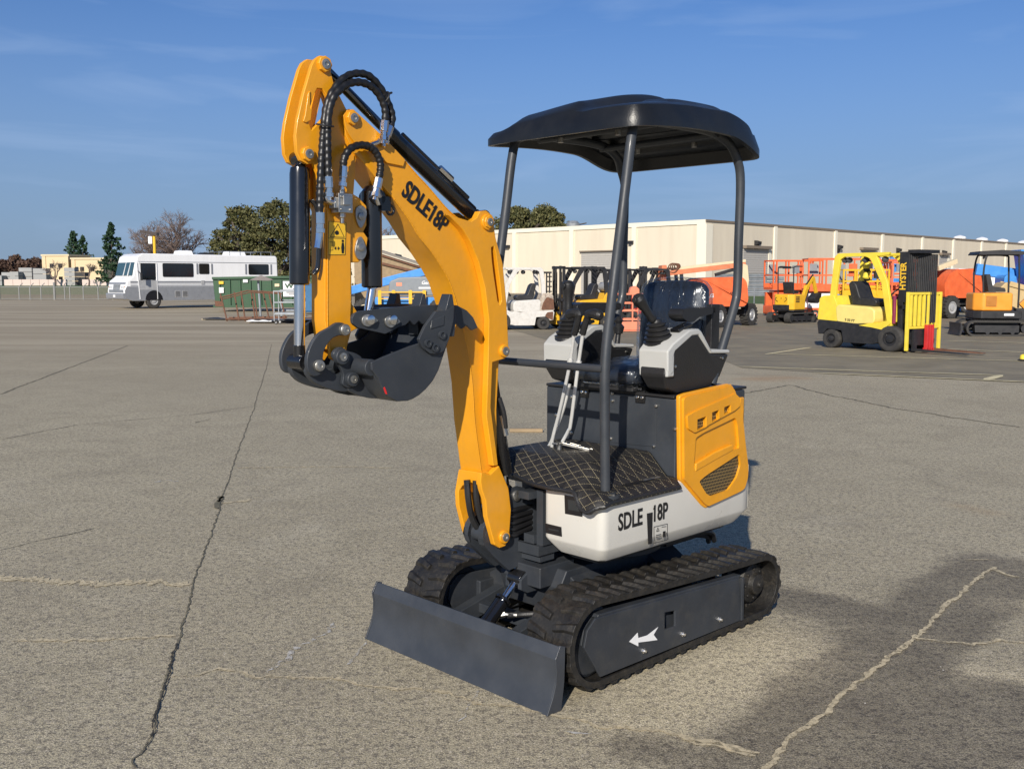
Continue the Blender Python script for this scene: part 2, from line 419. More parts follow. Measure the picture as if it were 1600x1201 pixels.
# ---- swing post
b=MB()
for s,ya,yb in((1,.030,.058),(-1,-.050,-.022)):
    b.prism(rounded([(0.7729,0.6887),(0.6884,0.6056),(0.6877,0.4395),(0.7686,0.4078),(0.7503,0.3727),(0.851,0.3621),(0.9276,0.4289),(0.9818,0.4824),(0.9984,0.523),(0.9747,0.5813),(0.9032,0.6069),(0.8615,0.6763)],[.02,.02,.005,.01,.005,.005,.01,.03,.04,.04,.02,.01],4),'y',ya,yb,[[(0.7978,0.5844),(0.7142,0.581),(0.7138,0.4497),(0.7976,0.4603)]] if s>0 else ())
b.bb(.74,.90,-.04,.04,.46,.50);b.bb(.70,.78,-.07,.16,.40,.47)
b.cyl((.95,-.052,.52),(.95,.06,.52),.030)
b.cyl((.80,-.02,.43),(.80,-.02,.66),.045)
sp=b.build('swing_post',M['grey'],EX,bevel=.005)
b=MB()
for i in range(5):
    b.tube(smooth_path([(.87,.02,.60-.012*i),(.84,.052,.598-.024*i),(.79,.058,.600-.024*i),(.72,.05,.60-.022*i)]),.011,8)
b.build('hose',M['hose'],sp)
b=MB();b.lathe((0.8115,0.06,0.6562),(0,1,0),[(-.004,.022),(.006,.022),(.008,.016)],16);b.build('pin',M['steel'],sp,bevel=.001)

# ---- boom
A=[(1.5998,2.0387),(1.5767,2.0576),(1.5463,2.0489),(1.4372,1.979),(1.3504,1.9119),(1.3002,1.8679),(1.2515,1.8316),(1.1541,1.7518),(1.0617,1.7007),(0.9819,1.6494),(0.9394,1.591),(0.913,1.4952),(0.8999,1.3494),(0.9001,1.2026),(0.9141,1.0061),(0.9112,0.7889),(0.901,0.7045),(0.9523,0.6744),(0.9954,0.7728),(1.0274,0.9679),(1.0396,1.1141),(1.0645,1.2473),(1.1108,1.4021),(1.1503,1.4954),(1.1863,1.5458),(1.2306,1.5974),(1.2885,1.652),(1.3308,1.7058),(1.3996,1.7788),(1.4479,1.8188),(1.5055,1.8739),(1.5642,1.9191),(1.5936,1.974)]
b=MB();b.prism(A,'y',-.065,.055)
boom=b.build('boom',M['yellow'],EX,bevel=.003)
Bp=[(1.0698,1.713),(1.0414,1.728),(1.0253,1.7519),(0.9932,1.7558),(0.9608,1.7386),(0.9446,1.6567),(0.9082,1.5623),(0.8881,1.4106),(0.878,1.2398),(0.8951,1.2039),(0.9623,1.1931),(0.9728,1.0143),(0.9364,0.7962),(0.96,0.7968),(0.996,0.9921),(0.9854,1.2089),(0.9816,1.3525),(1.0008,1.4717),(1.0326,1.5656),(1.0734,1.6391),(1.1136,1.6861),(1.1803,1.7333)]
slot=[(0.9677,1.6207),(0.9545,1.6257),(0.9447,1.6023),(0.925,1.4952),(0.9151,1.4231),(0.9252,1.4088),(0.9352,1.4234),(0.9548,1.519),(0.9645,1.5782)]
b=MB();b.prism(Bp,'y',.055,.085,[slot]);b.prism(Bp,'y',-.095,-.065)
# cylinder bracket at bend
b.lathe((*(0.9902,1.7139)[:1],.083,(0.9902,1.7139)[1]),(0,1,0),[(0,.030),(.012,.030)],20)
b.build('boom_side_plate',M['yellow'],boom,bevel=.0035)
# fork at the foot
F=[(1.0232,0.7807),(0.9769,0.767),(0.9296,0.7953),(0.8783,0.7006),(0.8644,0.6124),(0.8749,0.5048),(0.8958,0.473),(0.9268,0.4713),(0.9541,0.4891),(0.9941,0.6062),(1.0005,0.6692),(1.0202,0.7141),(1.0266,0.7469)]
F2=[(0.9942,0.7673),(1.0148,0.6815),(1.0119,0.6277),(0.9825,0.5307)]+[(.965,.485),(.93,.47),(.895,.48),(.875,.515),(.868,.62),(.878,.70),(.93,.795),(.98,.77)]
b=MB();b.prism(F,'y',.060,.085)
b.prism(F2,'y',-.078,-.055)
AR=[(-0.0556,0.7718),(0.0686,0.7764),(0.0648,0.7413),(0.0575,0.7156),(0.0396,0.7253),(0.0105,0.7285),(-0.0152,0.7222),(-0.0412,0.7083),(-0.0601,0.6853),(-0.0714,0.6861)]
b.prism(AR,'x',.968,1.008)
b.build('boom_foot',M['yellow'],boom,bevel=.004)
# tip plates
T=[(1.6073,2.0309),(1.5919,2.051),(1.5665,2.056),(1.5412,2.0404),(1.4425,1.9778),(1.3532,1.9111),(1.3619,1.8888),(1.4304,1.8941),(1.5095,1.9358),(1.5585,1.9438),(1.5834,1.9702),(1.5981,1.9932)]
b=MB();b.prism(T,'y',.055,.064);b.prism(T,'y',-.074,-.065);b.build('boom_tip_plate',M['yellow'],boom,bevel=.002)
# pins with hex / octagonal bosses
def pin(p,y,parent,R=.024,r=.015,t=.012,col='yellow',n=8,name='pin'):
    b=MB();b.lathe((p[0],y-.004,p[1]),(0,1,0),[(0,R),(t,R),(t+.002,R*.92)],n);o=b.build(name,M[col],parent,bevel=.001)
    b=MB();b.lathe((p[0],y+t-.004,p[1]),(0,1,0),[(0,r),(.006,r),(.0065,r*.45),(.003,r*.4)],16);b.build('bolt',M['steel'],o)
    return o
pin((1.5736,2.0263),.066,boom,.024,.015)
pin((0.9902,1.7139),.095,boom,.024,.014,.008)
pin((0.9052,1.2338),.087,boom,.024,.016,.010,n=20)
pin((0.9061,0.513),.087,boom,.026,.016,.010,n=20)
# lettering
t0=Vector((*(1.3689,1.7957),0));t1=Vector((*(1.155,1.6515),0));dd=(t1-t0)
text('lettering','SDLE18P',.088,M['decal_black'],boom,(t0.x,.0562,t0.y),(dd.x,0,dd.y),(dd.y,0,-dd.x),off=.028,xs=.70)
def weld(name,pts,parent,r=.0035,mt='yellow'):
    P=smooth_path(pts,6);fine=[]
    for i in range(len(P)-1):
        m=max(1,int((P[i+1]-P[i]).length/.003))
        for j in range(m): fine.append(P[i].lerp(P[i+1],j/m))
    b=MB();b.tube(fine,[r*.7*(1+.10*math.sin(i*1.3)) for i in range(len(fine))],6);return b.build(name,M[mt],parent,sharp=80)
weld('weld_bead',[(0.9964,0.056,0.7755),(1.0283,0.056,0.9681),(1.0405,0.056,1.1143),(1.0654,0.056,1.2474),(1.1117,0.056,1.4021),(1.1511,0.056,1.4954),(1.1872,0.056,1.5457),(1.2315,0.056,1.5974),(1.2893,0.056,1.652),(1.3316,0.056,1.7058),(1.4003,0.056,1.7787)],boom)
weld('weld_bead',[(1.3485,0.056,1.9077),(1.2982,0.056,1.8658),(1.2495,0.056,1.8294),(1.152,0.056,1.7496),(1.0595,0.056,1.6984),(0.9828,0.056,1.6494),(0.947,0.056,1.5909)],boom)
weld('weld_bead',[(1.1578,0.059,1.7332),(1.0904,0.059,1.6879),(1.0499,0.059,1.6404),(1.0087,0.059,1.5662),(0.9765,0.059,1.4714),(0.9572,0.059,1.3511),(0.961,0.059,1.2061),(0.9717,0.059,0.9872),(0.9388,0.059,0.7931)],boom,.003)
# ---- boom cylinder (behind the boom, between side plates)
pa=(0.823,1.2053);
b=MB();b.cyl((.925,.0,1.22),(.835,.01,.74),.036);b.cyl((.925,-.04,1.235),(.925,.04,1.235),.03)
bcy=b.build('boom_cylinder',M['black'],boom,bevel=.002)
b=MB();b.cyl((.875,.04,.98),(.86,.05,.90),.011,n=8);b.cyl((.835,.01,.74),(.82,.01,.66),.018);b.build('rod',M['chrome'],bcy)
b=MB();b.tube(smooth_path([(.89,.045,1.05),(.875,.055,.99),(.865,.055,.93)]),.009,8);b.build('hose',M['plastic'],bcy)
b=MB();b.tube(smooth_path([(1.02,.0,.74),(1.02,.01,.66),(.99,.0,.58),(.93,.0,.50)]),.013,8);b.tube(smooth_path([(1.0,.03,.74),(1.0,.035,.66),(.97,.03,.58),(.92,.03,.50)]),.013,8);b.build('hose',M['plastic'],boom)
# ---- arm cylinder on top of the boom
c0=Vector((1.075,0,1.775));c1=Vector((1.645,0,2.185));cd=(c1-c0).normalized()
q0=Vector((1.3784,0.0,2.0054));q1=Vector((0.9861,0.0,1.7484));qd=(q1-q0).normalized()
b=MB();b.lathe(q0,qd,[(0,.022),(.0,.031),(.03,.031),(.032,.028),((q1-q0).length-.01,.028),((q1-q0).length,.02)],24)
b.cyl(q1+V(0,-.045,0)+qd*.03,q1+V(0,.045,0)+qd*.03,.03);b.bar(q1,q1+qd*.03,.04,.04)
up_=Vector((-qd.z,0,qd.x))
b.tube([q0+qd*.05-up_*.035,q0+qd*.42-up_*.035],.009,8);b.box(q0+qd*.02+up_*.0,(.03,.05,.03))
b.box(q0+qd*.30-up_*.02,(.05,.02,.03))
ac=b.build('arm_cylinder',M['black'],boom,bevel=.001)
b=MB();b.cyl(Vector((1.631,0.0,2.1841)),q0+qd*.02,.016);b.build('rod',M['chrome_dark'],ac)
b=MB();b.cyl(q0+qd*.24-up_*.035+V(0,.015,0),q0+qd*.31-up_*.035+V(0,.015,0),.012,n=6);b.build('fitting',M['chrome'],ac)



# ---- dipper arm
near=[(1.712,2.1758),(1.6995,2.1974),(1.68,2.2122),(1.6606,2.2132),(1.6463,2.1994),(1.6397,2.1683),(1.6259,2.1239),(1.6042,2.0922),(1.5601,2.0237),(1.5458,1.9694),(1.5554,1.875),(1.5686,1.7279),(1.5742,1.5805),(1.5746,1.4319),(1.5784,1.3743),(1.5477,1.3412),(1.5871,1.3254),(1.6064,1.2663),(1.6353,1.2316),(1.6604,1.2436),(1.67,1.3705),(1.6653,1.5789),(1.6645,1.7234),(1.6901,1.7833),(1.696,1.8397),(1.7122,1.8728),(1.7338,1.8671),(1.7597,1.877),(1.7731,1.9016),(1.7764,1.9528),(1.7682,2.001),(1.745,2.0825)]
hole=[(1.7046,2.0877),(1.6921,2.1092),(1.6727,2.1097),(1.6561,2.0898),(1.6519,2.0621),(1.665,2.0243),(1.7169,1.9747),(1.7259,1.9976),(1.7199,2.046)]
b=MB();b.prism(near,'y',.028,.045,[hole]);b.prism(near,'y',-.045,-.028,[[(1.6583,2.0999),(1.6432,2.1141),(1.6235,2.1042),(1.6093,2.0688),(1.6152,2.0329),(1.6609,1.9909),(1.6705,2.0002),(1.6713,2.0676)]])
arm=b.build('dipper_arm',M['yellow'],EX,bevel=.0025)
b=MB();fr=[(1.6689,1.7254),(1.6723,1.5796),(1.6773,1.3694),(1.6595,1.2731),(1.5958,1.2635),(1.568,1.3447),(1.5683,1.5814),(1.56,1.7305),(1.5407,1.9113),(1.5651,1.9782),(1.6064,1.9472),(1.6647,1.9008),(1.6713,1.8284)]
b.prism(fr,'y',-.040,.040);b.build('arm_box',M['yellow'],arm,bevel=.003)
b=MB();b.bar((1.6432,0.0,2.1864),(1.7047,0.0,1.9583),.05,.006);
b.build('arm_web',M['yellow'],arm)
weld('weld_bead',[(1.644,0.0455,1.9902),(1.6532,0.0455,1.9081),(1.6605,0.0455,1.8055),(1.6628,0.0455,1.7029),(1.6656,0.0455,1.5789),(1.6704,0.0455,1.3705),(1.6605,0.0455,1.2521)],arm,.003)
b=MB();b.prism([(1.7233,2.0411),(1.7161,2.0419),(1.7218,2.0055),(1.7386,1.9957),(1.7504,1.9984),(1.7428,2.019),(1.7292,2.0898),(1.7219,2.0967)],'y',.045,.050);b.build('rib',M['yellow'],arm,bevel=.002)
pin((1.6661,2.1865),.047,arm,.026,.016)
pin((1.7354,1.899),.047,arm,.024,.015)
# thumb bracket on the inner side of the arm
b=MB();b.prism([(1.5654,1.7915),(1.532,1.7767),(1.4984,1.7488),(1.4995,1.6848),(1.5132,1.663),(1.495,1.6421),(1.5068,1.5775),(1.5362,1.5599),(1.5701,1.5595)],'y',-.035,.035);b.build('thumb_bracket',M['yellow'],arm,bevel=.003)
b=MB();b.prism([(1.5727,1.4317),(1.5344,1.3837),(1.5246,1.3401),(1.5721,1.3331)],'y',-.035,.035);b.build('thumb_bracket',M['yellow'],arm,bevel=.003)
for pts,(cu,cv) in ((s2([(1.5456, 1.7397), (1.5219, 1.7494), (1.5038, 1.7312), (1.5097, 1.699), (1.5259, 1.675), (1.5389, 1.683), (1.5487, 1.7122)],3),(0,0)),(s2([(1.5397, 1.6406), (1.5265, 1.6453), (1.5163, 1.6285), (1.5063, 1.5988), (1.5173, 1.5729), (1.5411, 1.5704), (1.5536, 1.5936), (1.5479, 1.6234)],3),(0,0))):
    b=MB();b.prism(pts,'y',.035,.043);o=b.build('pin_plate',M['steel'],arm,bevel=.0015)
    c=Vector((sum(p[0] for p in pts)/len(pts),0,sum(p[1] for p in pts)/len(pts)));b=MB();b.lathe((c.x,.043,c.z),(0,1,0),[(0,.013),(.006,.013),(.008,.008)],16);b.build('bolt',M['steel'],o)
# warning decal
b=MB();q=[(1.6581,1.6907),(1.5903,1.6893),(1.5976,1.5843),(1.6631,1.5831)];b.prism(q,'y',.0453,.0461);wd=b.build('warning_decal',M['decal_yellow'],arm)
def poly(b,pts,y0,y1): b.prism(pts,'y',y0,y1)
b=MB()
def strip(p,q,w=.0013):
    p=Vector((p[0],0,p[1]));q=Vector((q[0],0,q[1]));b.bar((p.x,.0465,p.z),(q.x,.0465,q.z),w,.0008,up=(0,1,0)) if False else b.bar((p.x,.0464,p.z),(q.x,.0464,q.z),.0007,w,up=(p-q).cross(Vector((0,1,0))))
tr=[(1.6546,1.6413),(1.5993,1.6409),(1.6237,1.6838)]
for i in range(3): strip(tr[i],tr[(i+1)%3],.0018)
qq=[(1.6585,1.6907),(1.5906,1.6893),(1.5943,1.6368),(1.5979,1.5843),(1.6634,1.5831),(1.6622,1.6369)]
for i in range(6): strip(qq[i],qq[(i+1)%6],.0012)
strip(qq[5],qq[2],.0014)
strip((1.6405,1.6043),(1.6178,1.6048),.0016)
for p_ in ([(1.6328,1.6107),(1.6405,1.6043),(1.6331,1.5982)],[(1.6252,1.6109),(1.6178,1.6048),(1.6255,1.5984)]): b.prism(p_,'y',.0462,.0468)
b.prism([(1.6098,1.6238),(1.6022,1.624),(1.6,1.6073),(1.6029,1.5884),(1.6106,1.5882),(1.6127,1.607)],'y',.0462,.0468);b.prism(s2([(1.6096, 1.6322), (1.602, 1.6324), (1.6021, 1.6261), (1.6098, 1.6259)],3),'y',.0462,.0468)
strip((1.6575,1.6246),(1.645,1.625));strip((1.645,1.625),(1.6456,1.598));strip((1.6456,1.598),(1.6581,1.5977))
b.prism(s2([(1.6292, 1.6628), (1.6217, 1.6589), (1.6219, 1.6506), (1.632, 1.6482), (1.6368, 1.6563)],3),'y',.0462,.0468)
b.build('warning_symbol',M['decal_black'],wd)
# valve block with fittings
vb=(1.6249,1.7485)
b=MB();b.box((vb[0],.072,vb[1]),(.055,.045,.062));b.box((vb[0]+.03,.072,vb[1]),(.02,.03,.035));b.box((vb[0],.098,vb[1]+.008),(.03,.012,.03));
for dz in(-.045,.042): b.lathe((vb[0],.072,vb[1]+dz),(0,0,1 if dz>0 else -1),[(-.02,.012),(.0,.012),(.001,.008),(.02,.008)],6)
b.cyl((vb[0]+.03,.072,vb[1]-.005),(vb[0]+.07,.072,vb[1]+.01),.009,n=8)
for i,j in((-1,-1),(-1,1),(1,-1),(1,1)): b.lathe((vb[0]+i*.018,.092,vb[1]+j*.02),(0,1,0),[(0,.005),(.006,.005)],6)
b.build('valve_block',M['zinc'],arm,bevel=.003)
# bucket cylinder down the outside of the arm
k0=Vector((1.735,0,1.86));k1=Vector((1.745,0,1.49));k2=Vector((1.752,0,1.235))
b=MB();b.lathe(k0,(k1-k0),[(-.02,.012),(0,.026),(.0,.030),(.02,.033),(.37,.033),(.375,.028)],24);b.cyl(k0+V(-.0,-.03,.03),k0+V(0,.03,.03),.022);b.bar(k0+V(0,0,.03),k0+V(0,0,-.01),.03,.03)
b.tube(smooth_path([k0+V(-.03,.02,-.10),k0+V(-.045,.03,-.14),k0+V(-.045,.03,-.30),k0+V(-.03,.025,-.34)]),.009,8)
kc=b.build('bucket_cylinder',M['black'],arm,bevel=.001)
b=MB();b.cyl(k1,k2+V(0,0,.03),.018);b.build('rod',M['chrome'],kc)
b=MB();b.lathe(k2+V(0,0,.02),(0,0,1),[(-.02,.02),(.035,.02)],16);b.cyl(k2+V(0,-.04,0),k2+V(0,.04,0),.026);b.build('rod_eye',M['black'],kc,bevel=.002)
# thumb cylinder on the inside of the arm
h0=Vector((1.453,0,1.80));h1=Vector((1.455,0,1.475));h2=Vector((1.475,0,1.38))
b=MB();b.lathe(h0,h1-h0,[(-.02,.02),(0,.034),(.0,.036),(.01,.036),(.32,.036),(.325,.03)],24);b.cyl(h0+V(0,-.035,-.02),h0+V(0,.045,-.02),.028);b.box(h0+V(-.03,.03,-.04),(.04,.03,.05));b.ring(h0+V(-.05,.04,-.06),(0,1,0),.016,.005)
hc=b.build('thumb_cylinder',M['black'],arm,bevel=.001)
b=MB();b.cyl(h1,h2,.016);b.build('rod',M['chrome'],hc)
b=MB();b.cyl(h0+V(-.0,.05,-.02),h0+V(.02,.05,.01),.010,n=8);b.build('fitting',M['zinc'],hc)
# hoses
def hose(pts,r=.0125,parent=arm,name='hose',endcaps=True):
    sp_=smooth_path(pts,10);
    # spiral guard: radius ripples along the length
    acc=0;path=[];rad=[];last=sp_[0]
    fine=[]
    for i in range(len(sp_)-1):
        a,c=sp_[i],sp_[i+1];m=max(1,int((c-a).length/.0035))
        for j in range(m): fine.append(a.lerp(c,j/m))
    fine.append(sp_[-1])
    for i,p in enumerate(fine):
        path.append(p);rad.append(r*(1+.085*math.sin(i*.0035*2*PI/.018)))
    b=MB();b.tube(path,rad,10);o=b.build(name,M['hose'],parent,sharp=70)
    if endcaps:
        for a,c in((fine[0],fine[6]),(fine[-1],fine[-7])):
            d=(a-c).normalized();b=MB();b.lathe(a-d*.012,d,[(0,r*1.15),(.035,r*1.15),(.036,r*.95),(.05,r*.95),(.051,r*1.2),(.064,r*1.2),(.065,r*.6),(.075,r*.6)],8);b.build('fitting',M['chrome'],o)
    return o
hose([(1.712,0.075,1.7035),(1.7102,0.075,1.7802),(1.7001,0.075,1.9014),(1.691,0.075,1.9822),(1.6798,0.075,2.0472),(1.6543,0.075,2.1001),(1.609,0.075,2.1482),(1.5583,0.075,2.1694),(1.5071,0.075,2.1664),(1.4605,0.075,2.1313),(1.4293,0.075,2.083),(1.4164,0.075,2.0424),(1.4306,0.075,2.003)])
hose([(1.6845,0.085,1.8175),(1.6851,0.085,1.9018),(1.6832,0.085,1.9819),(1.6746,0.085,2.0426),(1.6517,0.085,2.0892),(1.604,0.085,2.1274),(1.5534,0.085,2.1403),(1.5047,0.085,2.1304),(1.4686,0.085,2.0979),(1.4534,0.085,2.0581),(1.4567,0.085,2.016)])
hose([(1.6271,0.085,1.854),(1.6214,0.085,1.8911),(1.5982,0.085,1.9236),(1.5598,0.085,1.9394),(1.5212,0.085,1.9388),(1.4928,0.085,1.9206),(1.4774,0.085,1.8905),(1.4779,0.085,1.8611),(1.4865,0.085,1.8269)])
b=MB();b.tube(smooth_path([(1.4332,0.075,2.0027),(1.4497,0.075,1.98),(1.474,0.075,1.9609),(1.5005,0.075,1.95),(1.5164,0.075,1.9423)]),.0085,8);b.tube(smooth_path([(1.4844,0.082,1.8146),(1.493,0.082,1.7804),(1.4829,0.082,1.7514)]),.008,8);b.tube(smooth_path([(1.6815,0.08,1.8019),(1.6919,0.08,1.7709),(1.6874,0.08,1.755),(1.6606,0.08,1.7484)]),.008,8);b.tube(smooth_path([(1.7089,0.07,1.6897),(1.7122,0.07,1.6551),(1.7153,0.07,1.6265),(1.7207,0.07,1.602)]),.012,8)
b.build('pipe',M['chrome'],arm)
b=MB();b.cyl((1.4613,0.086,2.109),(1.4139,0.07,2.1275),.004,n=6);b.ring((1.688,0.078,1.9901),(0,.2,1),.027,.003);b.ring((1.4515,0.08,2.1048),(1,0,.5),.022,.003);b.build('cable_tie',M['plastic'],arm)


# ---- bucket linkage
cres=[(1.6903,1.3473),(1.6576,1.3629),(1.6275,1.3578),(1.6126,1.3384),(1.6283,1.32),(1.6535,1.321),(1.6837,1.3096),(1.709,1.2796),(1.7171,1.2489),(1.7103,1.2236),(1.7207,1.2013),(1.7501,1.1929),(1.7737,1.211),(1.7775,1.2522),(1.7621,1.2924),(1.7323,1.3281)]
b=MB();b.prism(s2(cres,3),'y',.067,.085);li=b.build('side_link',M['grey'],EX,bevel=.003)
b=MB();b.prism(s2(cres,3),'y',-.085,-.067);b.build('side_link',M['grey'],EX,bevel=.003)
pin((1.6355,1.3392),.087,li,.019,.015,.014,'steel',16)
pin((1.7371,1.2273),.087,li,.019,.015,.014,'steel',16)
hl=[(1.7423,1.2364),(1.7127,1.2473),(1.6887,1.2144),(1.639,1.1901),(1.6003,1.2026),(1.5618,1.1742),(1.5728,1.1447),(1.6146,1.1306),(1.6902,1.1492),(1.7389,1.1738),(1.7623,1.2086)]
b=MB();b.prism(s2(hl,3),'y',.035,.060);b.prism(s2(hl,3),'y',-.060,-.035);b.cyl((1.731,-.066,1.226),(1.731,.066,1.226),.026);b.bar((1.67,0,1.17),(1.60,0,1.15),.07,.03)
b.build('push_link',M['grey'],EX,bevel=.003)
# ---- bucket
side=[(1.5891,1.2341),(1.5367,1.2501),(1.4833,1.2644),(1.4287,1.279),(1.3842,1.2878),(1.3386,1.3188),(1.2866,1.3368),(1.2395,1.3442),(1.2487,1.3065),(1.2817,1.2365),(1.3025,1.1909),(1.3289,1.1548),(1.3607,1.1283),(1.3892,1.1107),(1.4173,1.0999),(1.4395,1.0952),(1.4858,1.0969),(1.5257,1.1196),(1.5489,1.1512),(1.5641,1.182),(1.5869,1.2088)]
b=MB();b.prism(side,'y',.160,.172);b.prism(side,'y',-.172,-.160)
# shell: from the back tube, round the belly to the lip
shell=[(1.5891,1.2341),(1.5869,1.2088),(1.5641,1.1778),(1.5463,1.1489),(1.523,1.1194),(1.4858,1.0969),(1.4395,1.0952),(1.3892,1.1107),(1.3607,1.1283),(1.3289,1.1548),(1.3025,1.1909),(1.2817,1.2365),(1.2487,1.3065),(1.2395,1.3442)]
n=len(shell);cx_=sum(p[0] for p in shell)/n;cz_=1.25
inn=[]
for i,p in enumerate(shell):
    a=Vector(shell[max(0,i-1)]);c=Vector(shell[min(n-1,i+1)]);t=(c-a).normalized();nn=Vector((t.y,-t.x))
    if nn.dot(Vector((cx_,cz_))-Vector(p))<0: nn=-nn
    inn.append((p[0]+nn.x*.009,p[1]+nn.y*.009))
b.prism(list(shell)+inn[::-1],'y',-.160,.160)
bk=b.build('bucket',M['grey'],EX,bevel=.0025)
# edge cutter and teeth
cut=[(1.4005,1.302),(1.372,1.3465),(1.3378,1.3804),(1.3233,1.3953),(1.2654,1.3985),(1.2418,1.4114),(1.2451,1.3625),(1.2663,1.2964),(1.2901,1.2575),(1.3162,1.2477),(1.3534,1.2518),(1.3869,1.2753)]
b=MB();b.prism(cut,'y',.172,.186);b.prism([(1.3518,1.3351),(1.3458,1.3655),(1.2882,1.3815),(1.2915,1.3463)],'y',.186,.189)
for cc in ("668,536","690,523","679,543"): pass
sc=b.build('side_cutter',M['grey'],bk,bevel=.003)
for p in [(1.3636,1.2876),(1.3005,1.3136),(1.3326,1.2709)]:
    b=MB();b.lathe((p[0],.186,p[1]),(0,1,0),[(0,.015),(.008,.015),(.0085,.009),(.004,.008)],18);b.build('bolt',M['grey'],sc)
sc2=MB();sc2.prism(cut,'y',-.186,-.172);sc2.build('side_cutter',M['grey'],bk,bevel=.003)
lip=[(1.2221,1.343),(1.2279,1.3612),(1.2402,1.3166),(1.2522,1.2946)]
for yy in(.148,.0,-.148):
    b=MB()
    x0,z0=1.245,1.335
    b.add([(x0+.03,yy-.028,z0-.03),(x0+.03,yy+.028,z0-.03),(x0-.012,yy-.028,z0-.03),(x0-.012,yy+.028,z0-.03),
           (x0+.030,yy-.026,z0+.05),(x0+.030,yy+.026,z0+.05),(x0-.022,yy-.026,z0+.03),(x0-.022,yy+.026,z0+.03),
           (x0+.002,yy-.022,z0+.118),(x0+.002,yy+.022,z0+.118),(x0-.010,yy-.022,z0+.116),(x0-.010,yy+.022,z0+.116)],
          [(0,1,3,2),(0,4,5,1),(2,3,7,6),(0,2,6,4),(1,5,7,3),(4,8,9,5),(6,7,11,10),(4,6,10,8),(5,9,11,7),(8,10,11,9)])
    b.build('tooth',M['grey'],bk,bevel=.002)
# back: ears and round tube
ear=[(1.6731,1.2543),(1.6626,1.2748),(1.6398,1.2821),(1.6147,1.2682),(1.5814,1.258),(1.5556,1.2395),(1.5588,1.2074),(1.5725,1.176),(1.5835,1.1509),(1.6121,1.1445),(1.6374,1.1591),(1.6341,1.1908),(1.6487,1.2193)]
b=MB();b.prism(s2(ear,3),'y',.062,.078);b.prism(s2(ear,3),'y',-.078,-.062)
tc_=(1.5424,1.2359)
b.cyl((1.578,-.16,1.215),(1.578,.16,1.215),.028)
rib_=[(1.6226,1.1659),(1.6103,1.135),(1.5665,1.1142),(1.519,1.1016),(1.4812,1.0985),(1.4699,1.1241),(1.499,1.1702),(1.5386,1.1947),(1.5755,1.1927)]
b.prism(rib_,'y',.055,.072);b.prism(rib_,'y',-.072,-.055)
b.build('bucket_ear',M['grey'],bk,bevel=.003)
pin((1.6476,1.251),.08,bk,.026,.014,.020,'grey',20)
pin((1.6059,1.1742),.08,bk,.024,.013,.018,'grey',20)
b=MB();b.prism([(1.543,1.1467),(1.5376,1.1506),(1.53,1.133),(1.5275,1.1242),(1.5354,1.127)],'y',.1722,.173);b.build('paint_mark',M['red'],bk)
# ---- thumb
th=[(1.623,1.3774),(1.6125,1.3918),(1.592,1.3997),(1.4923,1.4061),(1.3828,1.4127),(1.2683,1.4151),(1.209,1.4141),(1.1637,1.4111),(1.1176,1.3918),(1.0865,1.3656),(1.0645,1.3276),(1.093,1.3192),(1.1179,1.3386),(1.1428,1.3256),(1.1733,1.3495),(1.2097,1.3415),(1.2394,1.3605),(1.2631,1.3477),(1.2922,1.362),(1.3213,1.3472),(1.3411,1.3611),(1.3612,1.3462),(1.3807,1.3622),(1.4005,1.3475),(1.4227,1.3438),(1.453,1.3318),(1.4884,1.3201),(1.6007,1.3453),(1.6208,1.3606)]
b=MB();b.prism(th,'y',.102,.115);b.prism(th,'y',-.115,-.102)
b.cyl((1.559,-.102,1.369),(1.559,.102,1.369),.022);b.cyl((1.466,-.102,1.367),(1.466,.102,1.367),.020);b.bb(1.23,1.42,-.102,.102,1.395,1.405)
tb=b.build('thumb',M['grey'],EX,bevel=.0025)
for px_c,pts in ((0,[(1.5884,1.3703),(1.5804,1.3848),(1.5623,1.3886),(1.5389,1.3796),(1.5233,1.3664),(1.5393,1.3583),(1.5604,1.3484),(1.581,1.3533)]),(1,[(1.4941,1.3677),(1.4859,1.3782),(1.467,1.382),(1.4453,1.375),(1.4291,1.3594),(1.4484,1.3513),(1.4676,1.3411),(1.4864,1.3482)])):
    b=MB();b.prism(s2(pts,3),'y',.116,.124);o=b.build('pin_plate',M['steel'],tb,bevel=.0015)
    b=MB();b.lathe((pts[7][0]*.3+pts[1][0]*.3+pts[4][0]*.4,.124,pts[0][1]),(0,1,0),[(0,.016),(.008,.016),(.010,.010)],18);b.build('bolt',M['chrome'],o)

# ================================================================== UPPER STRUCTURE
def loft(b,rings):
    n=len(rings[0]);vs=[p for r in rings for p in r];fs=[tuple(range(n))[::-1],tuple((len(rings)-1)*n+k for k in range(n))]
    for i in range(len(rings)-1):
        for k in range(n): fs.append((i*n+k,i*n+(k+1)%n,(i+1)*n+(k+1)%n,(i+1)*n+k))
    b.add(vs,fs)
plan=[(.79,.49),(-.20,.49),(-.27,.40),(-.27,-.15),(-.18,-.23),(.55,-.23),(.60,-.10),(.62,.185),(.79,.185)]
rr=[.036,.07,.08,.08,.06,.05,.03,0,.03]
def pl(d):
    cx,cy=.25,.15;o=[]
    for x,y in plan:
        o.append((x-(d if x>cx else -d),y-(d if y>cy else -d) if not(abs(y-.185)<.01) else y+d))
    return rounded(o,rr)
b=MB();loft(b,[[(x,y,.455) for x,y in pl(.040)],[(x,y,.462) for x,y in pl(.034)],[(x,y,.505) for x,y in pl(.004)],[(x,y,.515) for x,y in pl(0)],[(x,y,.70) for x,y in pl(0)],[(x,y,.708) for x,y in pl(.008)]])
body=b.build('body_shell',M['white'],EX,sharp=40)
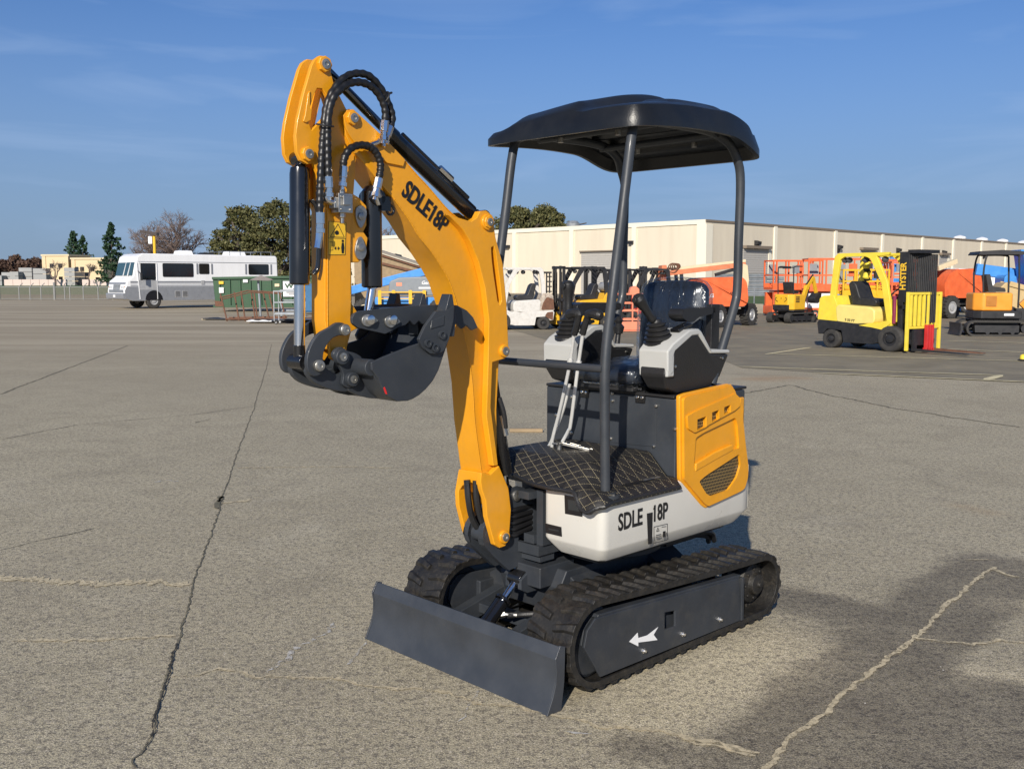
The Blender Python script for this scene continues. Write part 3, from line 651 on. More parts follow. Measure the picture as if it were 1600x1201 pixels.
b=MB();loft(b,[[(x,y,.435) for x,y in pl(.07)],[(x,y,.456) for x,y in pl(.045)]]);b.lathe((.28,0,.40),(0,0,1),[(0,.20),(.05,.20)],32);b.bb(.62,.80,-.10,.17,.43,.47);b.bb(.60,.69,-.03,.18,.47,.69);b.bb(.69,.785,.145,.178,.47,.69);b.bb(.69,.83,.09,.145,.655,.685);b.bb(.69,.80,.09,.145,.475,.51)
b.build('turntable',M['grey'],EX,bevel=.003)
# nameplates, filler decal, lettering
b=MB();b.prism([(0.2979,0.6926),(0.3818,0.6934),(0.3888,0.6241),(0.3017,0.6216)],'x',.7905,.7925);o=b.build('data_plate',M['decal_black'],body)
b=MB();b.prism([(0.3161,0.6785),(0.3742,0.6804),(0.3777,0.642),(0.3197,0.6397)],'x',.7927,.7935);
o2=b.build('plate_face',mat('plate_grey',(.05,.055,.06),.35,metal=.5),o)
b=MB();b.prism([(0.1982,0.5663),(0.2823,0.5661),(0.2858,0.5294),(0.2018,0.529)],'x',.7905,.7925);o=b.build('data_plate',M['decal_black'],body)
b=MB();b.bar((0.7935,0.2172,0.5473),(0.7935,0.271,0.5495),.001,.006);b.build('plate_face',o2.data.materials[0],o)
b=MB();b.prism([(0.5338,0.6109),(0.4978,0.6099),(0.4989,0.4863),(0.5231,0.4883)],'y',.4902,.4915);b.build('level_slot',M['decal_black'],body)
text('lettering','SDLE',.090,M['decal_black'],body,((0.7062,0.5739)[0],.4906,(0.7062,0.5739)[1]),(-1,0,.004),(0,0,1),off=.022,xs=.74)
text('lettering','18P',.090,M['decal_black'],body,((0.501,0.5726)[0],.4906,(0.501,0.5726)[1]),(-1,0,.004),(0,0,1),off=.022,xs=.74)
b=MB()
q=[(0.4884,0.5502),(0.4021,0.5479),(0.4004,0.4833),(0.4868,0.4865)]
for i in range(4): b.bar((q[i][0],.4912,q[i][1]),(q[(i+1)%4][0],.4912,q[(i+1)%4][1]),.0012,.0018)
ts=[(0.4716,0.5295),(0.4553,0.5291),(0.4638,0.5434)]
for i in range(3): b.bar((ts[i][0],.4912,ts[i][1]),(ts[(i+1)%3][0],.4912,ts[(i+1)%3][1]),.0012,.0018)
for l in ([(0.4749,0.4912,0.5148),(0.4422,0.4912,0.514)],[(0.4748,0.4912,0.5071),(0.442,0.4912,0.5063)],[(0.4663,0.4912,0.4954),(0.4458,0.4912,0.4942)],[(0.4388,0.4912,0.5415),(0.4098,0.4912,0.5389)]): b.bar(l[0],l[1],.001,.0018)
b.prism([(0.4301,0.522),(0.4135,0.5216),(0.4129,0.4984),(0.4295,0.4988)],'y',.4905,.4914);b.bar((0.4092,0.4912,0.5157),(0.4046,0.4912,0.4994),.001,.002)
b.build('fuel_decal',M['decal_black'],body)

# yellow engine panel
P1=[(0.3413,1.0504),(0.299,1.0572),(0.0025,1.0739),(-0.0362,1.0603),(-0.0621,1.0177),(-0.113,0.9698),(-0.11,0.9262),(-0.1347,0.8133),(-0.1649,0.6982),(-0.162,0.6481),(-0.1389,0.6038),(-0.0995,0.5957),(0.1462,0.5686),(0.1739,0.5838),(0.3271,0.7118)]
P1r=rounded(P1,[.01]+[.008]*(len(P1)-1),3)
vent1=[(0.2447,0.9485),(0.183,0.9555),(0.1815,0.911),(0.2432,0.9045)]
vent2=[(0.143,0.9674),(0.0929,0.9733),(0.0914,0.9335),(0.1414,0.9252)]
vent3=[(0.0561,0.9806),(0.0094,0.9871),(0.0082,0.9575),(0.0549,0.9486)]
rec=[(0.2422,0.8733),(0.1896,0.8883),(-0.0409,0.9287),(-0.0566,0.9),(-0.0757,0.7941),(-0.0368,0.7933),(0.1038,0.7701),(0.2423,0.7408),(0.2517,0.7603)]
mesh=[(0.2142,0.6924),(0.161,0.7113),(-0.0767,0.7693),(-0.0886,0.721),(-0.0614,0.6696),(0.0043,0.6243),(0.1258,0.6183),(0.1582,0.6313)]
mx=[p[0] for p in P1];
b=MB();b.prism(P1r,'y',.475,.495);b.prism([(p[0],p[1]) for p in [(0.2099,1.0319),(-0.1427,1.0564)]]+[(-.12,.95),(.30,.95)],'y',.40,.42)
pan=b.build('engine_panel',M['yellow'],EX,bevel=.006,seg=3)
# raised outer skin with openings
b=MB();P2=[((p[0]-.09)*.945+.09,(p[1]-.80)*.955+.80) for p in P1]
b.prism(rounded(P2,.012,3),'y',.492,.506,[rounded(vent1,.003,2),rounded(vent2,.003,2),rounded(vent3,.003,2),rounded(rec,.012,3),rounded(mesh,.014,3)])
b.build('panel_skin',M['yellow'],pan,bevel=.004,seg=3)
b=MB();b.prism(mesh,'y',.493,.497)
b.build('grille',M['mesh'],pan)
for v_ in(vent1,vent2,vent3): b=MB();b.prism(v_,'y',.493,.498);b.build('grille',M['mesh'],pan)
b=MB();b.prism([(0.2435,0.7359),(0.1051,0.7651),(-0.0305,0.7914),(-0.0199,0.8171),(0.1064,0.7999),(0.2402,0.7693)],'y',.494,.509);b.build('ledge',M['yellow'],pan,bevel=.005,seg=3)
b=MB();b.prism(rounded([(0.3143,0.9686),(0.263,0.9817),(-0.0273,1.0302),(-0.062,1.0085),(-0.0634,0.9759),(-0.0254,0.9604),(0.2603,0.8966),(0.3041,0.9166)],.006,2),'y',.500,.514,[rounded(vent1,.0,2),rounded(vent2,.0,2),rounded(vent3,.0,2)]);b.build('vent_band',M['yellow'],pan,bevel=.005,seg=3)
# panel wraps onto the rear
b=MB();b.prism([(-.10,.49),(-.135,.487),(-.160,.46),(-.170,.40),(-.10,.40)],'z',.535,1.005);b.build('panel_edge',M['yellow'],pan,bevel=.006,seg=3)
# seat box
b=MB();b.bb(-.16,.335,-.23,.474,.66,1.035)
b.build('seat_box',M['grey'],EX,bevel=.006)
sb=bpy.data.objects['seat_box']
b=MB();b.prism([(.47,1.036),(.47,1.048),(-.225,1.048),(-.225,1.036)],'x',-.18,.345);b.build('lid',M['plastic'],sb,bevel=.004)
b=MB();b.prism([(-0.0363,1.0228),(0.3788,1.0145),(0.379,0.8325),(-0.0344,0.8167)],'x',.3345,.3375);dr=b.build('door',M['grey'],sb,bevel=.001)
b=MB()
for u in [(-0.0774,0.9975),(0.1521,1.0327),(0.1525,1.0005),(0.3786,0.9993),(0.4715,0.9158),(0.4694,0.7149),(-0.0761,0.8405),(0.1442,0.8402),(0.3688,0.8344),(-0.1678,0.9104)]: b.lathe((.337,u[0],u[1]),(1,0,0),[(0,.008),(.004,.008),(.005,.004),(.008,.004)],8)
b.build('bolt',M['zinc'],sb)
for u in [(-0.0013,1.0341),(0.2994,1.0367)]:
    b=MB();b.bb(.334,.344,u[0]-.024,u[0]+.024,u[1]-.032,u[1]+.02);o=b.build('hinge',M['black'],sb,bevel=.002)
    b=MB()
    for dy in(-.012,.012): b.lathe((.344,u[0]+dy,u[1]-.01),(1,0,0),[(0,.006),(.003,.006),(.004,.002)],8)
    b.tube([(.35,u[0]-.02,u[1]+.026),(.352,u[0]+.02,u[1]+.028)],.006,8)
    b.build('bolt',M['chrome'],o)
# ---- floor and quilted mat
b=MB();b.bb(.337,.62,-.26,.184,.66,.706);b.build('floor_plate',M['grey'],EX,bevel=.002)
def fh(x,y):
    def ss(a,b_,t):
        t=max(0,min(1,(t-a)/(b_-a)));return t*t*(3-2*t) if False else t
    hx=ss(.80,.68,x)              # front slope
    hy=ss(.435,.345,y)*ss(-.26,-.12,y)
    z=.713+.088*min(1,hx*1.15)*hy
    dr_=max(0,min(1,(y-.372)/.035))*max(0,min(1,(.515-y)/.04))
    if x>.797: z-=(x-.797)*(.15+1.9*dr_)
    if y>.475: z-=(y-.475)*1.2
    return z
def xf(y):
    # front edge of the mat
    pts=[(-.27,.60),(-.2,.68),(-.06,.76),(-.03,.72),(.0,.785),(.10,.80),(.175,.817),(.25,.822),(.34,.812),(.372,.815),(.405,.826),(.46,.830),(.49,.815),(.507,.80)]
    for (a,p),(c,q) in zip(pts,pts[1:]):
        if a<=y<=c: return p+(q-p)*(y-a)/(c-a)
    return .7
b=MB();NY=60;NX=34;vs=[];fs=[]
for j in range(NY+1):
    y=-.27+.775*j/NY;xe=xf(y)
    for i in range(NX+1):
        x=.34+(xe-.34)*i/NX;vs.append((x,y,fh(x,y)))
for j in range(NY):
    for i in range(NX):
        a=j*(NX+1)+i;fs.append((a,a+1,a+NX+2,a+NX+1))
b.add(vs,fs);mt=b.build('floor_mat',M['quilt'],EX,sharp=60)
sol=mt.modifiers.new('t','SOLIDIFY');sol.thickness=.012;sol.offset=1
b=MB();e=[(xf(-.27+.775*j/NY)+.002,-.27+.775*j/NY) for j in range(NY+1)]
b.tube(smooth_path([(x,y,fh(x-.004,y)+.006) for x,y in e[::2]],2)+[(x,.505,.69) for x in(.76,.65,.55,.45,.345)],.009,8);b.build('piping',M['plastic'],mt)
b=MB();b.bb(.40,.60,.345,.46,.716,.724) if False else b.prism([(.44,.36),(.62,.40),(.62,.46),(.44,.455)],'z',.7265,.729);b.build('opening',M['decal_black'],mt)
b=MB();b.prism([(.40,.40),(.50,.43),(.50,.45),(.40,.45)],'z',.7265,.731);b.build('pedal_tab',M['zinc'],mt)
# pedals
b=MB();b.prism([(.52,.045),(.52,.085),(.60,.08),(.60,.05)],'z',.835,.841);b.bar((.56,.07,.838),(.50,.17,.815),.02,.012);b.bar((.53,.065,.838),(.47,.16,.81),.012,.01);b.cyl((.57,.065,.80),(.57,.065,.835),.012,n=8);b.cyl((.52,.13,.79),(.50,.15,.82),.010,n=8)
b.build('pedal',M['zinc'],EX,bevel=.002)
b=MB();b.prism([(.48,-.02),(.48,.10),(.59,.10),(.59,-.02)],'z',.800,.8125);b.build('pedal_recess',M['decal_black'],mt)
# travel levers
for pts,hd in (([(0.55,0.0113,0.7762),(0.55,0.0073,0.8402),(0.55,0.0498,0.9725),(0.55,0.1013,1.1574),(0.55,0.1245,1.2904)],[(0.55,0.1246,1.2827),(0.55,0.148,1.3526),(0.55,0.1341,1.3701),(0.55,0.0858,1.3587)]),([(0.54,0.0418,0.7788),(0.54,0.0416,0.8162),(0.54,0.0874,0.888),(0.54,0.1012,0.9237),(0.54,0.1375,1.1487),(0.54,0.1635,1.2915)],[(0.54,0.1602,1.2862),(0.54,0.1866,1.3533),(0.54,0.2099,1.3691),(0.54,0.2597,1.3603)])):
    b=MB();b.tube(smooth_path(pts,5),.0072,10);b.cyl(pts[-2],Vector(pts[-2])+(Vector(pts[-1])-Vector(pts[-2]))*.2,.012);o=b.build('travel_lever',M['zinc_bright'],EX)
    b=MB();b.tube(smooth_path(hd,5),[.014]*6+[.019]*5+[.021]*4+[.014],10);b.build('grip',M['plastic'],o)
b=MB();b.tube(smooth_path([(0.53,-0.0368,0.7676),(0.53,-0.0369,0.8002),(0.53,-0.0151,0.8353),(0.53,0.0492,0.9706),(0.53,0.0838,1.0792)],5),.007,10);b.build('travel_lever',M['zinc_bright'],EX)
# ---- canopy frame
R=.0188
nf=[(0.7324,0.45,0.695),(0.741,0.45,1.0269),(0.7402,0.45,1.2158),(0.7106,0.45,1.4138),(0.6806,0.45,1.5886),(0.6438,0.45,1.7988),(0.6036,0.45,2.0281)]
top=[(.57,.44,2.085),(.45,.43,2.10),(.10,.43,2.10),(-.04,.44,2.065)]
rp=[(-0.0954,0.45,1.9981),(-0.1234,0.45,1.9082),(-0.1194,0.45,1.6583),(-0.1177,0.45,1.4677),(-0.0968,0.45,1.387),(-0.0082,0.45,1.2071),(0.0569,0.45,1.0718)]
def post(b,pts,k=4): b.tube(smooth_path(pts,k),R,14)
b=MB();post(b,nf+top+rp);b.lathe((nf[0][0],.45,.700),(0,0,1),[(0,.055),(.012,.055),(.013,.04),(.02,.04)],20)
cf=b.build('canopy_frame',M['grey'],EX)
b=MB()
for i in range(6):
    a=i*PI/3+.3;b.lathe((nf[0][0]+.045*math.cos(a),.45+.045*math.sin(a),.712),(0,0,1),[(0,.008),(.007,.008)],6)
b.build('bolt',M['zinc'],cf)
sh=-.62
b=MB();post(b,[(x,y+sh,z) for x,y,z in nf]);  b=MB()
fn=[(0.61,-0.1701,2.0229),(0.61,-0.1776,1.9977)]
post(b,[(x,y+sh,z) for x,y,z in nf]+[(x,-.17-(y-.45),z) for x,y,z in top]+[(x,-.17,z) for x,y,z in rp]);b.lathe((nf[0][0]-.0,.45+sh,.700),(0,0,1),[(0,.055),(.012,.055)],20)
b.build('canopy_frame',M['grey'],EX)
b=MB();b.cyl((.752,-.17,1.178),(.752,.45,1.178),.0148,n=14);b.build('crossbar',M['grey'],cf)
b=MB();b.cyl((.45,-.17,2.085),(.45,.45,2.09),.014,n=12);b.build('roof_rail',M['grey'],cf);b=MB();b.cyl((.05,-.17,2.085),(.05,.45,2.09),.014,n=12)
b.build('roof_rail',M['grey'],cf)
# ---- canopy roof: moulded shell, surveyed as a height field over its plan
def sst(a,b_,t):
    t=max(0,min(1,(t-a)/(b_-a)));return t*t*(3-2*t)
def roof_z(x,y,top=True):
    u=max(0,min(1,(.665-x)/.86))
    lo=2.052+.022*math.sin(u*PI)-.048*sst(.68,1,u)
    if not top: return lo
    v=(y-.12)/.40
    edge=.050+.024*sst(-.16,.25,y)+.022*sst(.45,1,u)
    bul=(1-abs(v)**4)*.036*math.sin(PI*min(1,.06+u*.80))
    hump=(.044+.040*sst(.1,.65,u))*sst(-.20,-.10,y)*(1-sst(.17,.27,y))*(.35+.65*sst(0,.10,u))*(1-.75*sst(.86,1,u))
    lobe=.016*sst(.24,.32,y)*math.sin(PI*min(1,u*.9+.08))
    lobe+=.012*sst(.30,.36,u)*(1-sst(.78,.84,u))*sst(.30,.33,y)*(1-sst(.44,.47,y))-.010*sst(.88,.92,u)
    groove=-.014*math.exp(-((u-.90)/.03)**2)*sst(.2,.35,y)
    return lo+edge+bul+hump+lobe+groove
b=MB();NX=48;NY=44;top_=[];bot_=[]
def plan_pt(i,j):
    # rounded rectangle mapping
    a=-1+2*i/NX;c=-1+2*j/NY
    # squircle-ish corner rounding
    e_=max(abs(a),abs(c),1e-6);da,dc=a/e_,c/e_;k=max(1e-9,abs(da)**9+abs(dc)**9)**(-1/9) if e_>1e-5 else 1;k=1+(k-1)*e_**2;xx=a*k;yy=c*k
    return (.235+.440*xx,.113+.424*yy)
for i in range(NX+1):
    for j in range(NY+1):
        x,y=plan_pt(i,j);a=abs(-1+2*i/NX);c=abs(-1+2*j/NY);e=max(a,c)
        ed=max(0,(e-.90)/.10)
        z=roof_z(x,y);lo=roof_z(x,y,False)
        zt=z-(z-lo)*.30*ed**3
        if e>=.999: zt=lo+.028
        top_.append((x,y,zt))
        dz=.018 if e<.93 else 0
        ribs=0
        if e<.72 and int((x+1)*14)%2==0 and x<.3: ribs=.012
        bot_.append((x,y,lo+(.045 if e<.92 else .0)+ribs))
n=(NX+1)*(NY+1);fs=[]
for i in range(NX):
    for j in range(NY):
        a=i*(NY+1)+j;fs.append((a,a+1,a+NY+2,a+NY+1));fs.append((n+a,n+a+NY+1,n+a+NY+2,n+a+1))
for i in range(NX):
    for j in(0,NY):
        a=i*(NY+1)+j;fs.append((a,a+NY+1,n+a+NY+1,n+a))
for j in range(NY):
    for i in(0,NX):
        a=i*(NY+1)+j;fs.append((a,a+1,n+a+1,n+a))
b.add(top_+bot_,fs);b.build('canopy_roof',M['canopy'],EX,sharp=38)
cr=bpy.data.objects['canopy_roof']
b=MB()
for x in(.0,.5):
    for y in(-.0,.3): b.lathe((x,y,2.055),(0,0,1),[(0,.012),(.02,.012)],8)
b.build('bolt',M['zinc'],cr)

# ---- seat
def rbox(b,x0,x1,y0,y1,z0,z1,r,tilt=0,org=(0,0,0),puff=.012):
    """cushion: superellipsoid-like rounded box"""
    n=14;cx,cy,cz=(x0+x1)/2,(y0+y1)/2,(z0+z1)/2;hx,hy,hz=(x1-x0)/2,(y1-y0)/2,(z1-z0)/2
    vs=[];fs=[];idx={}
    Rm=Matrix.Rotation(tilt,3,'Y')
    def P(p):
        q=Vector([max(-1,min(1,t)) for t in p]);h=Vector((hx,hy,hz));w=Vector((q.x*hx,q.y*hy,q.z*hz))
        core=Vector([max(-(h[k]-r),min(h[k]-r,w[k])) for k in range(3)])
        d=w-core
        if d.length>1e-6: d=d.normalized()*min(r,d.length*1.0) if d.length>r else d
        s=core+d
        m=1+0*puff
        nn=Vector((q.x**3*puff*(1-q.y**2)*(1-q.z**2),q.y**3*puff*(1-q.x**2)*(1-q.z**2),q.z**3*puff*(1-q.x**2)*(1-q.y**2)))
        s=s+nn+Vector((cx,cy,cz))
        o=Vector(org);return o+Rm@(s-o)
    for ax in range(3):
        for sg in(-1,1):
            base=len(vs)
            for i in range(n+1):
                for j in range(n+1):
                    a=-1+2*i/n;c=-1+2*j/n;p=[0,0,0];p[ax]=sg;p[(ax+1)%3]=a;p[(ax+2)%3]=c;vs.append(tuple(P(p)))
            for i in range(n):
                for j in range(n):
                    k=base+i*(n+1)+j;fs.append((k,k+1,k+n+2,k+n+1))
    b.add(vs,fs)
def weld(o,d=.0005):
    w=o.modifiers.new('w','WELD');w.merge_threshold=d
M['vinyl']=mat('blue_black_vinyl',(.014,.019,.030),.4,coat=.25,var=.15,bump=.4,bscale=9)
seat=MB();rbox(seat,-.115,-.03,-.020,.305,1.15,1.49,.035,tilt=-.10,org=(-.07,0,1.15))
so=seat.build('seat_back',M['vinyl'],EX,sharp=80);weld(so)
b=MB();rbox(b,-.05,.40,-.015,.315,1.075,1.15,.03);s3=b.build('seat_cushion',M['vinyl'],EX,sharp=80);weld(s3)
b=MB();rbox(b,-.122,-.023,-.030,.318,1.12,1.498,.04,tilt=-.10,org=(-.07,0,1.15),puff=.02)
c_=b.build('plastic_cover',M['film'],so,sharp=80);weld(c_)
b=MB();rbox(b,-.06,.41,-.022,.322,1.07,1.158,.03,puff=.02);c_=b.build('plastic_cover',M['film'],s3,sharp=80);weld(c_)
b=MB();b.bb(-.135,-.10,.03,.24,1.05,1.35);b.bb(-.06,.38,-.03,.29,1.05,1.08);b.build('seat_frame',M['plastic'],EX,bevel=.005)
# ---- consoles
prof_b=[(.40,1.20),(.385,1.245),(.245,1.285),(.20,1.285),(.115,1.205),(-.02,1.195),(.02,1.10),(.08,1.058),(.30,1.050),(.385,1.075),(.415,1.13)]
prof_t=[(.396,1.135),(.408,1.15),(.410,1.228),(.375,1.256),(.27,1.305),(.205,1.308),(.185,1.297),(.115,1.220),(-.02,1.213),(-.02,1.197),(.118,1.203),(.205,1.282),(.25,1.280),(.36,1.225),(.372,1.20),(.365,1.145),(.39,1.130)]
def console(y0,y1,stick_y,sx,lean,boot,name='control_console',far=0):
    b=MB()
    vs=[]
    cyy=(y0+y1)/2
    # tapered towards the bottom
    ring=[[(x,y0+(.03 if z<1.15 else 0)*((1.15-z)/.1 if z<1.15 else 0),z) for x,z in prof_b],[(x,y1-(.03*(1.15-z)/.1 if z<1.15 else 0),z) for x,z in prof_b]]
    loft(b,ring)
    o=b.build(name,M['plastic'],EX,bevel=.010,seg=3)
    b=MB();b.prism(prof_t,'y',y0-.004,y1+.004);b.bb(.362,.408,y0-.002,y1+.002,1.125,1.226);
    b.build('cover',M['lightgrey'],o,bevel=.010,seg=3)
    b=MB()
    for x,z in((.355,1.165),(.03,1.18)): b.lathe((x,y1-.001,z),(0,1,0),[(0,.006),(.003,.006),(.004,.003)],8)
    b.build('bolt',M['zinc'],o)
    b=MB();b.box((.255,cyy+.02,1.312),(.09,.045,.014),Matrix.Rotation(.25,3,'Y'));b.box((.235,cyy+.02,1.322),(.03,.02,.014),Matrix.Rotation(.25,3,'Y'));b.build('switch',M['black'],o,bevel=.003)
    # bellows, stick and grip
    base=Vector((.335,stick_y,1.250));d=Vector(boot).normalized();d2=Vector(lean).normalized()
    b=MB();pr=[(-.03,.062),(0,.062)]
    h=0
    for i in range(5):
        r=.060-.006*i;pr+=[(h+.004,r),(h+.012,r+.002),(h+.018,r-.012)];h+=.018
    pr+=[(h+.01,.020),(h+.012,.01)]
    b.lathe(base,d,pr,22);bo=b.build('bellows',M['plastic'],o)
    tp=base+d*.078;b=MB();b.cyl(tp,tp+d2*.06,.0105,n=10);b.build('stick',M['chrome'],bo)
    b=MB();t=tp+d2*.028;d=d2
    prf=[(0,.015),(.012,.019),(.035,.016),(.07,.018),(.10,.023),(.115,.027),(.130,.026),(.142,.017),(.145,.005)]
    b._lathe(t,d,prf,16);b.cyl(t+d*.12,t+d*.12+V(.035,0,.0),.014,.011,12);b.build('grip',M['plastic'],bo,bevel=.002)
    return o
co=console(.345,.482,.385,0,(.153,0,.134),(.22,0,.97))
console(-.178,-.022,-.10,0,(.02,0,1),(.02,0,1),far=1)
b=MB();b.prism(rounded([(.235,1.372),(.235,1.352),(.20,1.335),(.16,1.33),(.12,1.35),(.02,1.362),(.02,1.39),(.22,1.388)],.012,3),'y',.355,.425);b.build('armrest',M['plastic'],EX,bevel=.010,seg=3)
b=MB();b.bb(-.06,.0,.375,.405,1.10,1.40);b.bar((.02,.39,1.375),(-.03,.39,1.375),.03,.03);b.build('armrest_post',M['plastic'],EX,bevel=.004)
b=MB();b.prism(rounded([(.32,1.395),(.32,1.37),(.25,1.345),(.20,1.35),(.10,1.36),(.02,1.37),(.02,1.40),(.27,1.405)],.012,3),'y',-.135,-.065);b.build('armrest',M['plastic'],EX,bevel=.010,seg=3)
b=MB();b.lathe((.02,.345,1.21),(0,0,1),[(0,.012),(.02,.014),(.03,.016),(.035,.032),(.039,.032)],18);b.build('safety_lever_knob',M['red'],EX)
b=MB();b.cyl((.02,-.09,1.20),(.01,-.09,1.26),.012);b.lathe((.01,-.09,1.26),(0,0,1),[(0,.02),(.03,.028),(.045,.015),(.06,.022),(.075,.01)],12);b.build('throttle_knob',M['plastic'],EX)
# rear: counterweight under the engine cover and travel motors with hoses under the frame
b=MB();b.prism(rounded([(-.10,.45),(-.24,.36),(-.24,-.12),(-.10,-.20),(.0,-.20),(.0,.45)],.04,4),'z',.70,1.03);b.build('rear_cover',M['grey'],EX,bevel=.006)
b=MB();b.bb(-.13,.12,.02,.28,.36,.44);b.tube(smooth_path([(.25,.34,.43),(.05,.37,.425),(-.06,.38,.41),(-.12,.36,.36)]),.012,8);b.tube(smooth_path([(.25,.30,.42),(.05,.34,.41),(-.06,.36,.39),(-.12,.33,.35)]),.012,8);b.build('hose',M['plastic'],EX)

# ================================================================== THE YARD
def pm(name,col,rough=.45,**k): M[name]=mat(name,col,rough,**k);return M[name]
pm('hy_yellow',(.82,.63,.055),.45,var=.08,dust=.18,dcol=(.45,.38,.2))
pm('hy_yellow_pale',(.82,.66,.20),.45,var=.06,dust=.1,dcol=(.5,.45,.3))
pm('fl_yellow',(.75,.42,.02),.4,var=.06,dust=.15,dcol=(.3,.22,.1))
pm('fl_white',(.62,.60,.56),.5,var=.06,dust=.35,dcol=(.28,.22,.16))
pm('dark_metal',(.018,.018,.02),.55,var=.25,dust=.3,dcol=(.06,.055,.05))
pm('tyre',(.035,.033,.031),.8,var=.2,dust=.4,dcol=(.10,.09,.075))
pm('orange',(.74,.13,.035),.5,var=.14,dust=.3,dcol=(.45,.15,.08))
pm('orange_faded',(.62,.20,.09),.55,var=.12,dust=.3,dcol=(.45,.28,.18))
pm('pinkorange',(.80,.26,.15),.5,var=.06)
pm('red',(.55,.03,.03),.45,var=.08)
pm('sky_blue',(.05,.25,.62),.42,var=.08,dust=.1,dcol=(.2,.3,.45))
pm('mid_grey',(.22,.23,.24),.5,var=.08)
pm('hood_grey',(.20,.22,.24),.45,var=.06)
pm('cream',(.66,.56,.36),.5,var=.06,dust=.1)
pm('tan',(.50,.36,.17),.5,var=.06,dust=.1)
pm('rim_grey',(.45,.45,.45),.45,metal=.3)
pm('galv',(.30,.32,.34),.5,metal=.5,var=.15,scale=3)
pm('rust',(.13,.060,.035),.8,var=.35,scale=12,dust=.4,dcol=(.28,.13,.07))
pm('rv_white',(.84,.84,.84),.35,coat=.3,var=.03,dust=.12,dcol=(.5,.47,.42),streak=True,scale=3)
pm('rv_grey',(.23,.24,.26),.35,coat=.2,var=.06)
pm('dump_green',(.022,.075,.032),.55,var=.15,dust=.2,dcol=(.10,.10,.05))
pm('rust_panel',(.46,.40,.33),.65,var=.3,dust=1.0,dcol=(.11,.045,.022),scale=4.5)
pm('wood',(.30,.22,.13),.8,var=.2)
def glassy(name,col,r=.08):
    m=mat(name,col,r,coat=.6,var=.02,rv=.02);return m
M['dark_glass']=glassy('dark_glass',(.010,.011,.012))
M['green_glass']=glassy('windscreen_glass',(.03,.07,.075),.06)
def wheel(parent,x,y,r,w,side,mt='tyre',rim='rim_grey',rr=.55,lug=False):
    b=MB();y0=y-w/2;y1=y+w/2
    b._lathe(Vector((x,y0,r)),Vector((0,1,0)),[(0,r*.78),(w*.02,r*.93),(w*.15,r),(w*.85,r),(w*.98,r*.93),(w,r*.78),(w*.97,r*rr),(w*.03,r*rr)],26,True)
    if lug:
        for k in range(20):
            for s in(0,1):
                a=2*PI*(k+.5*s)/20;b.box((x+math.cos(a)*r,y+(w*.24 if s else -w*.24),r+math.sin(a)*r),(.05,w*.5,.06),Matrix.Rotation(-a,3,'Y'))
    o=b.build('wheel',M[mt],parent,sharp=50)
    b=MB();ys=y1 if side>0 else y0
    b.lathe((x,ys-side*.06,r),(0,side,0),[(0,r*rr),(.045,r*rr),(.046,r*rr*.86),(.015,r*rr*.8),(.012,r*.32),(.05,r*.28),(.055,r*.16),(.06,.01)],22)
    for k in range(6):
        a=2*PI*k/6;b.cyl((x+r*rr*.45*math.cos(a),ys-side*.04,r+r*rr*.45*math.sin(a)),(x+r*rr*.45*math.cos(a),ys-side*.018,r+r*rr*.45*math.sin(a)),.014,n=6)
    b.build('rim',M[rim],o);return o

